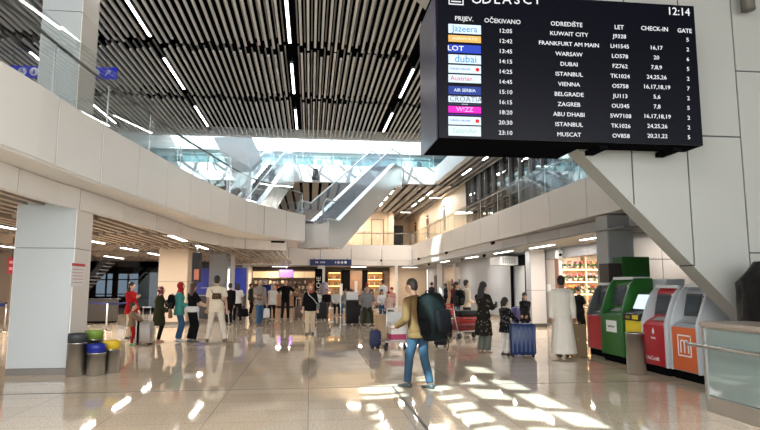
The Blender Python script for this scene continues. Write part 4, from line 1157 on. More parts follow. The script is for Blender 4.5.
def blue_panel(label, px0, py0, px1, py1, Y, txt=None):
    a, b_ = AY(px0, py0, Y), AY(px1, py1, Y)
    t = thing('check_in_counter', label, 'counter', ((a.x + b_.x) / 2, Y, 0)); w = (b_.x - a.x) / 2
    MB().box((-w, 0, 1.1), (w, .12, a.z)).build('back_panel', [BLUE], t)
    MB().box((-w, -.5, 0), (w, .12, 1.08)).build('counter_body', [mat('counter_dark', (.05, .05, .06), .5)], t, .01)
    MB().box((-w - .02, -.55, 1.08), (w + .02, .12, 1.11)).build('counter_top', [GREYWALL], t)
    if txt:
        m = MB(); lettering(m, txt, .16, Matrix.Translation((.15, -.003, b_.z + .22)) @ Matrix.Rotation(PI / 2, 4, 'X')); m.build('lettering', [WHITE], t)
blue_panel('blue backed counter with white lettering left of the grey column', 197.5, 268.5, 214, 292, 29.8, 'centrotrans')
blue_panel('smaller blue backed counter right of the thin white column', 235, 268, 246, 290, 32.0)

# ---- right side: air conditioner, doors, entrance frames, camera pole
v = G(505, 258, 2.75)
t = thing('air_conditioner', 'white air conditioner box under the right gallery ceiling', 'air conditioner', (8.75, 25.6, 2.66))
MB().box((-.42, -.75, -.18), (.42, .75, .20)).build('unit_case', [mat('ac_white', (.62, .62, .60), .5)], t, .015)
m = MB()
for k in range(7): m.box((-.32 + k * .09, -.76, -.12), (-.27 + k * .09, -.75, .14))
m.build('grille', [mat('ac_grille', (.2, .2, .2), .6)], t)
for x in (-.3, .3): MB().cyl((x, 0, .20), (x, 0, .33), .012, n=6).build('hanger', [DARKSTEEL], t)
t = struct(MB().box((9.14, 24.0, 0), (9.24, 24.1, 2.9)).box((9.14, 25.75, 0), (9.24, 25.9, 2.9)).box((9.14, 24.0, 2.45), (9.24, 25.9, 2.9)).build('door_1', [BLACK]))
struct(MB().box((9.3, 24.1, .05), (9.32, 25.75, 2.45)).build('door_1_glass', [mat('door_pale', (.50, .54, .56), .3)]))
a = MB(); a.box((9.2, 21.15, .02), (9.24, 22.35, 2.55)); struct(a.build('door_2', [mat('door_grey_warm', (.50, .46, .42), .5)]))
a = MB(); a.box((9.2, 20.86, .02), (9.24, 21.12, 2.6)); struct(a.build('door_3', [mat('door_brown', (.20, .09, .05), .5)]))
struct(MB().box((9.21, 20.75, 2.58), (9.5, 22.5, 3.0)).build('trim_10', [GREYWALL]))
o = MB().box((9.185, 21.55, 1.35), (9.2, 21.9, 1.62)).build('notice', [WHITE]); tag(o, 'small white notice on the pale door beside the flower shop', 'notice')
t = thing('camera_pole', 'slim grey pole with a white camera beside the flower shop', 'pole', (9.2, 20.62, 0))
MB().box((-.05, -.05, 0), (.05, .05, 2.98)).build('pole', [ALU], t)
ch_ = MB().rbox((-.09, -.12, 2.72), (.24, .26, .30), .05).build('camera_housing', [WHITE], t)
MB().cyl((-.1, -.25, 2.70), (-.1, -.27, 2.69), .06, n=12).build('lens', [BLACK], ch_)
# shutter box over the flower shop
struct(MB().box((9.22, 14.7, 2.66), (9.62, 20.55, 2.98)).box((9.2, 14.7, 2.60), (9.64, 20.55, 2.66)).build('trim_11', [mat('shutter_grey', (.25, .25, .25), .4, .5)]))

t = thing('ceiling_fill_lamp', 'added flush lamp lighting the pale wall behind the cash machines', 'ceiling lamp', (9.6, 13.75, 2.93)); MB().box((-.5, -.1, 0), (.5, .1, .05)).build('lamp_housing', [WHITE], t); MB().box((-.47, -.08, -.006), (.47, .08, 0)).build('diffuser', [LAMP], t)  # added lamp, brightens the wall under the gallery
l = bpy.data.lights.new('lamp_light', 'AREA'); l.shape = 'RECTANGLE'; l.size = 1; l.size_y = .25; l.energy = 16; l.color = (1, .9, .8)
o = bpy.data.objects.new('lamp_light', l); COL.objects.link(o); o.parent = t; o.location = (0, 0, -.03)

for k in range(3):  # lamps added to lighten the rooms seen through the gallery windows
    t = thing('ceiling_fill_lamp', '%s added flush lamp in the rooms behind the dark gallery windows' % ('nearest', 'middle', 'farthest')[k], 'ceiling lamp', (11, 16 + k * 5, 7.2)); MB().box((-.4, -.1, 0), (.4, .1, .05)).build('lamp_housing', [WHITE], t); MB().box((-.37, -.08, -.006), (.37, .08, 0)).build('diffuser', [LAMP], t)
    l = bpy.data.lights.new('lamp_light', 'AREA'); l.shape = 'RECTANGLE'; l.size = 1; l.size_y = .5; l.energy = 160; l.color = (.92, .97, 1)
    o = bpy.data.objects.new('lamp_light', l); COL.objects.link(o); o.parent = t; o.location = (0, 0, -.03)
# ================================================================ PEOPLE AND LUGGAGE
def FAB(n, c, var=.10, vs=7): return mat('cloth_' + n, tuple(v * (.55 if max(c) < .58 or min(c) < .2 else .85) for v in c), .9, spec=.08, bump=.35, bscale=14, var=var, vscale=vs)
def pattern(n, base, dotc, scale, thr=.62, voronoi=True):
    """printed cloth: dots or patches on a ground colour"""
    base = tuple(v * .6 for v in base); dotc = tuple(v * .7 for v in dotc); m = mat('cloth_' + n, base, .9, spec=.08); nt = m.node_tree
    tc = nt.nodes.new('ShaderNodeTexCoord'); v = nt.nodes.new('ShaderNodeTexVoronoi' if voronoi else 'ShaderNodeTexNoise'); v.inputs['Scale'].default_value = scale
    nt.links.new(tc.outputs['Object'], v.inputs['Vector'])
    r = nt.nodes.new('ShaderNodeValToRGB'); r.color_ramp.interpolation = 'CONSTANT'
    a, b_ = (dotc, base) if voronoi else (base, dotc)
    r.color_ramp.elements[0].color = (*a, 1); r.color_ramp.elements[1].color = (*b_, 1); r.color_ramp.elements[1].position = thr
    nt.links.new(v.outputs[0], r.inputs[0]); nt.links.new(r.outputs[0], nt.nodes['Principled BSDF'].inputs['Base Color'])
    return m
F = dict(cream=FAB('cream', (.78, .68, .53)), white=FAB('white', (.70, .70, .70)), black=FAB('black', (.012, .012, .014)), dkgrey=FAB('charcoal', (.05, .05, .055)), grey=FAB('grey', (.30, .31, .32)),
         beige=FAB('beige', (.62, .51, .36)), red=FAB('red', (.55, .02, .025)), olive=FAB('olive', (.055, .055, .028)), teal=FAB('teal', (.10, .42, .38)), jeans=FAB('denim', (.06, .15, .30), .25, 5), ltjeans=FAB('light_denim', (.05, .105, .165), .35, 5),
         tan=FAB('tan', (.36, .24, .15)), mustard=FAB('mustard', (.20, .12, .05)), blue=FAB('blue', (.03, .05, .30)), robe=FAB('robe_white', (.92, .85, .75), .04), pink=FAB('pink', (.62, .30, .28)), wine=FAB('wine', (.22, .02, .03)), skinwhite=FAB('offwhite', (.6, .6, .58)), sage=FAB('sage', (.22, .24, .20)))
DARKH, BLACKH, GREYH, REDH = (.020, .013, .010), (.008, .007, .007), (.30, .26, .22), (.05, .018, .012)
def Tp(kind, m, **k): return dict(kind=kind, mat=m, **k)

# ---- bags
def suitcase(label, pos, rz, w, d, h, m, handle=False, group=None, name='suitcase', strap=None):
    t = thing(name, label, 'suitcase', (pos[0], pos[1], pos[2] if len(pos) > 2 else 0), math.radians(rz), group)
    z0 = .06
    sh_ = MB().rbox((0, 0, z0 + (h - z0) / 2), (w, d, h - z0), .05).build('shell', [m], t)
    rb = MB()
    for k in range(6):
        x = -w / 2 + w * (k + .5) / 6
        rb.box((x - w * .03, -d / 2 - .006, z0 + .07), (x + w * .03, -d / 2, h - .07)); rb.box((x - w * .03, d / 2, z0 + .07), (x + w * .03, d / 2 + .006, h - .07))
    rb.build('ribs', [m], sh_)
    for sx in (-1, 1):
        for sy in (-1, 1):
            c = MB(); c.cyl((sx * (w / 2 - .06) - .012, sy * (d / 2 - .05), .03), (sx * (w / 2 - .06) + .012, sy * (d / 2 - .05), .03), .03, n=12); c.box((sx * (w / 2 - .06) - .02, sy * (d / 2 - .05) - .015, .03), (sx * (w / 2 - .06) + .02, sy * (d / 2 - .05) + .015, .07))
            c.build('wheel', [RUBBER], t)
    MB().tube([(-.09, 0, h - .01), (-.08, 0, h + .025), (.08, 0, h + .025), (.09, 0, h - .01)], .012, 6).build('carry_handle', [PLBLACK], t)
    if handle:
        hh = h + .38; y = d / 2 - .05
        q = MB(); q.tube([(-.10, y, h - .02), (-.10, y, hh)], .009, 6); q.tube([(.10, y, h - .02), (.10, y, hh)], .009, 6); q.tube([(-.12, y, hh), (.12, y, hh)], .016, 8)
        q.build('telescopic_handle', [ALU], t)
    if strap: MB().box((-w * .36, -d / 2 - .012, z0), (-w * .22, d / 2 + .012, h + .008)).build('strap', [strap], t)
    return t
def backpack(label, pos, rz, w, d, h, m, m2, straps=True, tilt=0):
    """worn pack: back panel towards local +Y, origin at its middle"""
    t = thing('backpack', label, 'backpack', pos, rz)
    t.rotation_euler = (math.radians(tilt), 0, rz)
    b = MB(); n = 16; rg = []
    for z, sx, sy in ((-.5, .66, .6), (-.46, .86, .85), (-.2, 1, 1), (.1, 1, .98), (.34, .94, .86), (.46, .78, .66), (.5, .5, .4)):
        ring = []
        for j in range(n):
            a = 2 * PI * j / n; c, s_ = math.cos(a), math.sin(a)
            ring.append((w / 2 * sx * math.copysign(abs(c) ** .6, c), d / 2 * sy * math.copysign(abs(s_) ** .6, s_), h * z))
        rg.append(ring)
    b.rings(rg); pb_ = b.build('pack_body', [m], t)
    MB().rbox((0, -d / 2 - .02, -h * .12), (w * .74, d * .36, h * .5), .05).build('front_pocket', [m2], t)
    for s in (-1, 1):
        MB().rbox((s * (w / 2 + .005), 0, -h * .2), (.06, d * .55, h * .34), .025).build('side_pocket', [m2], pb_)
        if straps: MB().tube([(s * w * .22, d / 2 - .04, h * .40), (s * w * .26, d / 2 + .0, h * .43), (s * w * .30, d / 2 + .02, h * .2), (s * w * .32, d / 2 + .01, -h * .1), (s * w * .3, d / 2 - .03, -h * .34)], .018, 6).build('shoulder_strap', [m2], t)
    MB().tube([(-.05, d * .2, h * .49), (-.03, d * .2, h * .55), (.03, d * .2, h * .55), (.05, d * .2, h * .49)], .01, 6).build('grab_handle', [m2], pb_)
    MB().tube([(w * .2, -d * .42, -h * .4), (w * .23, -d * .5, -h * .55), (w * .2, -d * .42, -h * .72)], .008, 5).build('loose_strap', [m2], pb_)
    return t
def handbag(label, pos, rz, w, d, h, m, strap=None, name='shoulder_bag', cat='bag', mstrap=None):
    t = thing(name, label, cat, pos, rz)
    rg = []; n = 14
    for z, sx, sy in ((-.5, .8, .7), (-.42, 1, 1), (0, 1, .95), (.4, .9, .6), (.5, .8, .3)):
        rg.append([(w / 2 * sx * math.copysign(abs(math.cos(a)) ** .6, math.cos(a)), d / 2 * sy * math.copysign(abs(math.sin(a)) ** .6, math.sin(a)), h * z) for a in [2 * PI * j / n for j in range(n)]])
    MB().rings(rg).build('bag_body', [m], t)
    if strap:
        R = Matrix.Rotation(-rz, 3, 'Z')
        MB().tube([R @ (Vector(p) - Vector(pos)) for p in strap], .011, 6).build('strap', [mstrap or m], t)
    return t
def carton(label, pos, rz, size, m, group=None, name='carton', tape=True, band=None):
    t = thing(name, label, 'box', pos, math.radians(rz), group)
    MB().box((-size[0] / 2, -size[1] / 2, 0), (size[0] / 2, size[1] / 2, size[2])).build('box_body', [m], t, .006)
    if tape: MB().box((-.03, -size[1] / 2 - .002, size[2] * .5), (.03, size[1] / 2 + .002, size[2] + .002)).build('tape', [mat('parcel_tape', (.50, .38, .22), .3)], t)
    if band: MB().box((-size[0] / 2 - .003, -size[1] / 2 - .003, .02), (size[0] / 2 + .003, size[1] / 2 + .003, size[2] * .28)).build('printed_band', [band], t)
    return t
def trolley(label, pos, rz, board):
    """baggage trolley: platform, three wheels, upright frame with a push bar; front towards local +Y"""
    t = thing('baggage_trolley', label, 'baggage trolley', (pos[0], pos[1], 0), math.radians(rz))
    MB().box((-.28, -.35, .20), (.28, .50, .23)).build('platform', [STEEL], t, .004)
    fr = MB()
    for s in (-1, 1):
        fr.tube([(s * .28, .50, .24), (s * .28, -.36, .22), (s * .27, -.46, .6), (s * .27, -.52, 1.02)], .016, 8)
    fr.tube([(-.27, -.46, .60), (.27, -.46, .60)], .012, 6); fr.build('frame', [ALU], t)
    MB().tube([(-.29, -.52, 1.02), (.29, -.52, 1.02)], .022, 8).build('push_bar', [board], t)
    MB().box((-.25, -.49, .70), (.25, -.475, .95)).build('advert_board', [board], t)
    for x, y in ((-.25, -.3), (.25, -.3), (0, .40)):
        c = MB(); c.cyl((x - .02, y, .08), (x + .02, y, .08), .08, n=16); wh_ = c.build('wheel', [RUBBER], t)
        MB().tube([(x, y, .08), (x, y, .20)], .014, 6).build('fork', [DARKSTEEL], wh_)
    MB().box((-.2, -.50, .86), (.2, -.40, .89)).build('basket', [STEEL], t)
    return t

# ---- the man with the big backpack in the foreground
P0 = G(419, 388)
person('man walking away with a large dark backpack, mustard jacket and blue jeans', P0, 40, 1.70, skin='tan', lean=10, look=(10, 0), feet=((.07, -.17, .0), (-.08, .17, 0)), hands=((.20, .30, .98), (-.24, .26, .95)),
       top=Tp('jacket', F['mustard'], hem=.455, flare=.01, grow=.034, cuff=.024), bottom=('trousers', F['ltjeans'], .016), hair=('short', DARKH), shoes=(.05, .06, .06), vox=.012)
L0 = person.last
backpack('large dark green backpack on the back of the man in the mustard jacket', W(L0['T'](.03, -.31, 1.06)), L0['rz'], .46, .33, .74, mat('pack_green', (.005, .008, .008), .8, spec=.1, bump=.4, bscale=12), mat('pack_black', (.003, .003, .004), .8, spec=.1, bump=.4, bscale=14), tilt=-7)

# ---- white-robed man and his bag
P1 = G(564, 357)
person('man in an ankle-length white robe seen from behind', P1, -14, 1.80, skin='brown', look=(-18, 4), top=Tp('robe', F['robe'], hem=.045, flare=.055, grow=.034, cuff=.03), bottom=('trousers', F['white']), hair=('short', BLACKH), shoes=(.06, .04, .03), hands=((.27, .03, .74), (-.27, .02, .72)), vox=.013)
hand = W(person.last['hands'][0])
pb = pattern('bag_print', (.32, .22, .13), (.55, .42, .28), 9, .16)
t = thing('paper_bag', 'brown patterned paper carrier bag in the robed man\'s right hand', 'bag', (hand.x + .06, hand.y - .03, .0), math.radians(-14))
bz = hand.z - .14
MB().rings([[(sx * .17, sy * .08, z) for sx, sy in ((-1, -1), (1, -1), (1, 1), (-1, 1))] for z in (.012, bz)], 0, False).build('bag_body', [pb], t)
for s in (-1, 1): MB().tube([(-.08, s * .07, bz - .02), (-.06, s * .03, hand.z - .09), (.04, s * .03, hand.z - .09), (.08, s * .07, bz - .02)], .006, 6).build('handle', [F['tan']], t)

# ---- mother and daughters
P2 = G(484, 353)
person('woman with long black hair in a dark patterned knee-length coat looking at her phone', P2, -52, 1.66, 'f', 'tan', look=(0, -14), top=Tp('coat', pattern('coat_print', (.028, .026, .022), (.20, .16, .10), 11, .27), hem=.25, flare=.045, grow=.03, cuff=.03), bottom=('wide', F['sage']), hair=('long', BLACKH), shoes=(.30, .24, .18), hands=((.12, .33, 1.10), (-.05, .30, 1.02)), vox=.013)
hp = W(person.last['hands'][0] + Vector((-.02, .075, .03)))
t = thing('phone', 'black phone in the hand of the woman in the patterned coat', 'phone', hp, math.radians(-52))
MB().box((-.035, -.005, -.07), (.035, .004, .07)).build('phone_case', [PLBLACK], t, .003); MB().box((-.03, -.007, -.06), (.03, -.005, .06)).build('screen', [mat('phone_screen', (.05, .08, .10), .1, emit=.3)], t)
P3 = G(506, 355)
person('girl with a dark ponytail in a dotted dark coat and white leggings', P3, -62, 1.28, 'f', 'tan', top=Tp('coat', pattern('polka', (.018, .018, .022), (.55, .50, .48), 22, .20), hem=.40, flare=.06, grow=.026), bottom=('leggings', F['white']), hair=('ponytail', BLACKH), shoes=(.03, .03, .03), hands=((.13, .30, .76), (-.10, .25, .74)), vox=.012, fat=1.05)
suitcase('large dark blue suitcase beside the girl in the dotted coat', (*G(523, 357).xy,), -12, .56, .30, .74, mat('case_blue', (.006, .024, .10), .4))
P4 = G(526, 338.5)
person('girl with long dark hair in a dark dotted top behind the blue suitcase', P4, 150, 1.34, 'f', 'tan', look=(20, -8), top=Tp('dress', pattern('polka_small', (.022, .02, .024), (.35, .3, .3), 26, .18), hem=.38, flare=.07, grow=.024), bottom=('leggings', F['black']), hair=('long', BLACKH), shoes=(.03, .03, .03), hands=((.06, .22, .70), (-.08, .22, .68)), vox=.014)
suitcase('purple suitcase standing behind the girl in the dark dotted top', (*G(519, 333).xy,), 20, .42, .26, .86, mat('case_purple', (.035, .03, .13), .5))

# ---- traveller with the red-cased trolley
PT = G(463, 338)
trolley('baggage trolley loaded with flat red and black cases', (PT.x, PT.y), -70, mat('trolley_red', (.50, .02, .03), .4))
def flat_case(label, pos, rz, size, m):
    t = thing('suitcase', label, 'suitcase', pos, math.radians(rz))
    MB().rbox((0, 0, size[2] / 2), size, .04).build('shell', [m], t)
    MB().box((-size[0] / 2 - .002, -size[1] / 2 - .002, size[2] * .46), (size[0] / 2 + .002, size[1] / 2 + .002, size[2] * .54)).build('zip', [PLBLACK], t)
    MB().tube([(-.1, -size[1] / 2, size[2] / 2), (-.08, -size[1] / 2 - .03, size[2] / 2), (.08, -size[1] / 2 - .03, size[2] / 2), (.1, -size[1] / 2, size[2] / 2)], .012, 6).build('carry_handle', [PLBLACK], t)
flat_case('dark red case lying at the bottom of the red trolley load', (PT.x + .12, PT.y + .04, .23), 20, (.74, .50, .25), mat('case_wine', (.16, .006, .01), .5))
flat_case('bright red case lying in the middle of the red trolley load', (PT.x + .12, PT.y + .04, .48), 20, (.72, .48, .16), mat('case_red', (.32, .012, .010), .45))
flat_case('black case lying on top of the red trolley load', (PT.x + .10, PT.y + .04, .64), 20, (.62, .44, .19), mat('case_black', (.009, .009, .010), .55, spec=.25))
P5 = G(470, 335)
person('traveller in a cream top with a black backpack behind the red trolley', P5 + Vector((.1, .75, 0)), -75, 1.76, 'm', 'tan', top=Tp('shirt', F['cream'], sleeve=.9), bottom=('trousers', F['dkgrey']), hair=('short', BLACKH), hands=((.2, .2, 1.0), (-.2, .25, 1.0)))
L = person.last
backpack('black backpack worn by the traveller in the cream top', W(L['T'](0, -.255, 1.18)), L['rz'], .36, .24, .52, F['black'], F['dkgrey'])
person('traveller half hidden behind the one with the black backpack', P5 + Vector((-.05, 1.5, 0)), -120, 1.70, 'f', 'tan', top=Tp('shirt', F['dkgrey'], sleeve=.9), bottom=('trousers', F['jeans']), hair=('bob', DARKH))

# ---- trolley with cartons
PC = G(392, 349)
trolley('baggage trolley stacked with cartons left of the man with the big backpack', (PC.x - .02, PC.y), 10, mat('trolley_pale', (.50, .48, .45), .4))
carton('white box with a dark pink lower band on the carton trolley', (PC.x + .13, PC.y - .08, .23), 8, (.42, .36, .56), mat('box_white', (.66, .62, .58), .6), None, 'carton', False, mat('box_pink', (.38, .03, .10), .5))
carton('plain brown carton behind the white box on the trolley', (PC.x - .12, PC.y + .28, .23), 12, (.50, .32, .62), mat('cardboard', (.40, .27, .16), .8))
suitcase('small dark blue bag standing left of the carton trolley', (PC.x - .42, PC.y + .10), 15, .26, .22, .46, mat('case_navy', (.02, .025, .08), .6), name='wheeled_bag')
PW = G(441, 347)
t = suitcase('tall black wheeled bag standing right of the man with the big backpack', (PW.x, PW.y), -20, .34, .26, .98, mat('case_black', (0, 0, 0)), name='wheeled_bag')

# ---- left group
PL1 = G(129, 339)
person('woman in a red top behind the silver suitcase', PL1, -115, 1.68, 'f', 'fair', look=(0, 5), top=Tp('blouse', F['red'], hem=.44, flare=.03), bottom=('trousers', F['beige']), hair=('long', BLACKH), hands=((.12, .30, 1.22), (-.2, .12, .85)))
PL2 = G(131, 345)
person('small child in a tan vest and red trousers leaning on the silver suitcase', PL2, -75, 1.06, 'f', 'fair', top=Tp('vest', F['tan'], hem=.46, grow=.03), bottom=('trousers', F['red'], .016), hair=('short', BLACKH), shoes=(.12, .35, .12), hands=((.10, .27, .66), (-.06, .24, .62)), headscale=1.12, vox=.012)
sp = G(144, 345); suitcase('silver ribbed suitcase with a dark strap beside the small child', (sp.x, sp.y), -8, .42, .26, .62, mat('case_silver', (.40, .36, .33), .3, .4), True, strap=F['black'])
PL3 = G(158, 342)
person('short woman in a dark olive coat and patterned headscarf', PL3, -78, 1.55, 'f', 'fair', top=Tp('coat', F['olive'], hem=.30, flare=.035, grow=.034), bottom=('trousers', F['black']), hair=('scarf', pattern('scarf_print', (.30, .05, .06), (.62, .55, .50), 16, .35)), shoes=(.35, .20, .14), hands=((.10, .24, .86), (-.12, .22, .84)), fat=1.1)
L = person.last
handbag('brown shoulder bag of the woman in the olive coat', W((.12, .30, .80)), L['rz'], .30, .12, .26, mat('bag_brown', (.16, .06, .035), .5), [W((.04, .30, .92)), W((-.02, .17, 1.12)), W((-.08, .06, 1.30)), W((-.10, -.09, 1.22))], mstrap=F['tan'])
PL4 = G(178, 341)
person('woman in a teal jacket, red headscarf and wide blue jeans', PL4, -82, 1.67, 'f', 'fair', look=(-8, 0), top=Tp('jacket', F['teal'], hem=.44, flare=.03, grow=.032), bottom=('wide', F['jeans']), hair=('scarf', FAB('scarf_red', (.55, .035, .03))), shoes=(.6, .6, .6), hands=((.08, .30, 1.0), (-.12, .24, .95)))
L = person.last
backpack('black backpack worn by the woman in the teal jacket', W(L['T'](0, -.235, 1.12)), L['rz'], .30, .20, .42, F['black'], F['dkgrey'])
PL5 = G(191, 342)
person('woman in black with long reddish hair and a white jacket tied round her waist', PL5, -48, 1.67, 'f', 'fair', look=(25, 0), top=Tp('t_shirt', F['black'], sleeve=.4, hem=.50), bottom=('wide', F['black']), hair=('long', REDH), shoes=(.1, .1, .1), hands=((.16, .38, 1.02), (-.06, .36, 1.0)))
L = person.last
m = MB(); m.rings([[W((rx * math.cos(a), ry * math.sin(a) , z)) for a in [2 * PI * j / 18 for j in range(18)]] for z, rx, ry in ((.84, .215, .175), (.88, .225, .185), (.98, .215, .175), (1.0, .19, .15))])
m.box((-.05, .165, .55), (.03, .2, .93), 0, Matrix.Translation(L['pos']) @ Matrix.Rotation(L['rz'], 4, 'Z'))
o = m.build('tied_jacket', [F['white']]); tag(o, 'white jacket tied round the waist of the woman in black', 'jacket')
hm0 = W(L['hands'][0] + Vector((-.06, .09, .02)))
t = thing('paper_sheet', 'white sheets of paper held by the woman in black', 'paper', hm0, L['rz'] + .3)
MB().box((-.11, -.14, 0), (.10, .16, .006), 0, Matrix.Rotation(.5, 4, 'X')).build('sheet', [F['white']], t); MB().box((-.08, -.12, .008), (.13, .17, .012), 0, Matrix.Rotation(.42, 4, 'X')).build('sheet', [F['white']], t)
PL6 = G(215, 342)
person('tall man in a cream t-shirt and cream trousers seen from behind', PL6, 4, 1.86, 'm', 'tan', look=(0, -4), feet=((.26, -.05, 0), (-.22, .06, 0)), hip=(0, 0, .945), top=Tp('t_shirt', F['cream'], sleeve=.33, hem=.45, flare=.01, grow=.034), bottom=('trousers', FAB('offwhite_trousers', (.72, .65, .55)), .02), hair=('short', BLACKH), shoes=(.12, .07, .05), hands=((.30, .10, .84), (-.26, .16, .90)), vox=.013)
L = person.last
handbag('brown patterned sling bag across the back of the man in cream', W(L['T'](.02, -.17, 1.30)), L['rz'], .26, .10, .17, pattern('sling_print', (.10, .06, .035), (.30, .20, .11), 24, .3), [W(L['T'](-.16, -.06, 1.50)), W(L['T'](-.10, -.16, 1.40)), W(L['T'](.02, -.16, 1.32)), W(L['T'](.13, -.15, 1.24)), W(L['T'](.19, -.04, 1.14))], 'sling_bag')

# ---- middle distance
def simple(label, px, py, face, h, sex, top, bottom, hair, **k):
    return person(label, G(px, py), face, h, sex, k.pop('skin', 'tan'), top=top, bottom=bottom, hair=hair, vox=k.pop('vox', .018), **k)
simple('person all in black standing just right of the tall man in cream', 229, 325, 30, 1.66, 'm', Tp('shirt', F['black']), ('trousers', F['black']), ('short', BLACKH))
simple('woman in a white shirt and black trousers with her back turned', 237, 323, 20, 1.67, 'f', Tp('t_shirt', F['white'], sleeve=.4), ('trousers', F['black']), ('bob', BLACKH), feet=((.1, -.2, 0), (-.08, .2, 0)), hands=((.25, .1, .75), (-.2, .25, 1.0)))
handbag('black holdall in the hand of the woman in the white shirt', W((.26, .06, .42)), person.last['rz'], .46, .22, .34, F['black'], [W((.20, .06, .58)), W((.25, .08, .68)), W((.28, .08, .68)), W((.32, .06, .58))], 'holdall')
simple('person in dark clothes between the pillar and the man in jeans', 250, 315, -100, 1.66, 'm', Tp('shirt', F['dkgrey']), ('trousers', F['black']), ('short', BLACKH))
simple('man in a pale open shirt and blue jeans holding a white plastic bag', 259, 326, -150, 1.84, 'm', Tp('shirt', FAB('stone', (.42, .38, .33)), hem=.44), ('trousers', F['jeans']), ('short', DARKH), hands=((.12, .28, 1.12), (-.25, .10, .78)), feet=((.12, .1, 0), (-.1, -.1, 0)))
L = person.last
handbag('brown bag slung across the man in the pale open shirt', W((.10, .19, 1.12)), L['rz'], .24, .10, .22, mat('bag_brown', (0, 0, 0)), [W((.02, .18, 1.2)), W((-.05, .17, 1.35)), W((-.12, .08, 1.52)), W((-.13, -.08, 1.45))])
handbag('white plastic bag hanging from the hand of the man in jeans', W((-.25, .12, .50)), L['rz'], .26, .16, .36, F['white'], [W((-.22, .12, .64)), W((-.25, .12, .74)), W((-.28, .12, .64))], 'plastic_bag')
simple('tall man in a blue top behind the man in jeans', 266.5, 319, 170, 1.90, 'm', Tp('shirt', F['blue'], sleeve=.5), ('trousers', F['black']), ('short', BLACKH))
simple('grey-haired woman in a white sleeveless top and black leggings from behind', 272, 321, 8, 1.64, 'f', Tp('top', F['skinwhite'], sleeve=.15, hem=.44), ('leggings', F['black']), ('bob', GREYH), skin='fair')
simple('man in black with his arms held out to both sides', 285, 320, 185, 1.85, 'm', Tp('t_shirt', F['black'], sleeve=.4), ('trousers', F['black']), ('short', BLACKH), hands=((.52, .22, 1.28), (-.50, .20, 1.25)), feet=((.15, .05, 0), (-.14, 0, 0)))
simple('woman in a black top and beige trousers walking towards the camera', 310, 334.5, 178, 1.64, 'f', Tp('blouse', F['black'], hem=.46, sleeve=.8), ('trousers', F['beige'], .02), ('bob', (.38, .14, .06)), skin='fair', vox=.014, feet=((.09, .12, 0), (-.08, -.1, 0)), hands=((.24, .12, .80), (-.24, .05, .80)), fat=1.08)
L = person.last
m = MB(); m.rings([[W(L['T'](rx * math.cos(a), .01 + ry * math.sin(a), z)) for a in [2 * PI * j / 16 for j in range(16)]] for z, rx, ry in ((1.33, .10, .09), (1.38, .095, .085), (1.42, .065, .062))])
o = m.build('neck_scarf', [FAB('scarf_coral', (.60, .16, .13))]); tag(o, 'coral scarf round the neck of the woman in beige trousers', 'scarf')
handbag('small pale bag hanging at the hip of the woman in beige trousers', W((-.25, .06, .92)), L['rz'], .10, .20, .20, F['grey'], [W((-.21, .10, 1.0)), W((-.10, .155, 1.15)), W((.05, .16, 1.28)), W((.10, .06, 1.42))], mstrap=F['white'])
suitcase('small brown suitcase left of the woman in beige trousers', (*G(298.5, 319).xy,), 10, .36, .24, .60, mat('case_brown', (.10, .055, .04), .5), True)
suitcase('black wheeled case right of the woman in beige trousers', (*G(322, 320).xy,), -15, .48, .28, .80, mat('case_black', (0, 0, 0)))
# ================================================================ SHOPS, SEATS AND THE FAR CROWD
# ---- left far shop
YS = 44.4
def shopdims(px0, px1, y): return AY(px0, 290, y).x, AY(px1, 290, y).x
x0, x1 = -4.3, .5
t = thing('shop_fitting', 'lit header panels over the far left shop', 'shop fitting', ((x0 + x1) / 2, YS + .3, 0)); hw_ = (x1 - x0) / 2
BEI = mat('lit_header', (.62, .47, .30), .5, emit=.32, ecol=(.85, .58, .32))
for k in range(5):
    MB().box((-hw_ + k * hw_ * .4 + .01, 0, 2.15), (-hw_ + (k + 1) * hw_ * .4 - .01, .08, 2.62)).build('header_panel', [BEI], t)
MB().box((-hw_, .08, 0), (hw_, .12, 2.7)).build('back_panel', [mat('shop_brown', (0, 0, 0))], t)
a, b_ = AY(279, 269.5, 43.6), AY(293.5, 277.5, 43.6)
t = thing('television', 'purple lit screen hanging in the far left shop', 'television', ((a.x + b_.x) / 2, 43.6, (a.z + b_.z) / 2)); hx, hz = (b_.x - a.x) / 2, (a.z - b_.z) / 2
MB().box((-hx, 0, -hz), (hx, .06, hz)).build('screen_case', [PLBLACK], t)
MB().box((-hx + .03, -.008, -hz + .03), (hx - .03, 0, hz - .03)).build('display', [mat('screen_purple', (.12, .05, .30), .3, emit=1.0, ecol=(.20, .12, .55))], t)
MB().cyl((0, .03, hz), (0, .03, 2.98 - t.location.z), .02, n=6).build('hanger', [DARKSTEEL], t)
def shelf_unit(label, x0, x1, y, z0, z1, n, body, led=False, depth=.35, group=None):
    t = thing('shelf_unit', label, 'shelf', ((x0 + x1) / 2, y, 0), 0, group); w = (x1 - x0) / 2
    MB().box((-w, depth - .03, z0), (w, depth, z1)).build('back_panel', [body], t)
    for s in (-1, 1): MB().box((s * w - .02, 0, 0), (s * w + .02, depth, z1)).build('side_panel', [body], t)
    for k in range(n + 1):
        z = z0 + (z1 - z0) * k / n
        sv_ = MB().box((-w + .02, 0, z - .02), (w - .02, depth - .03, z + .01)).build('shelf', [body], t)
        if led and k > 0: MB().box((-w + .03, .03, z - .04), (w - .03, .07, z - .02)).build('led_strip', [WARMLED], sv_)
    MB().box((-w + .02, .02, 0), (w - .02, depth, z0 - .02)).build('base', [body], t)
    return t
shelf_unit('wide dark goods shelf at the back of the far left shop', -4.2, .4, 44.1, .5, 2.1, 4, mat('shelf_brown', (.14, .085, .05), .5))
rs = random.Random(21)
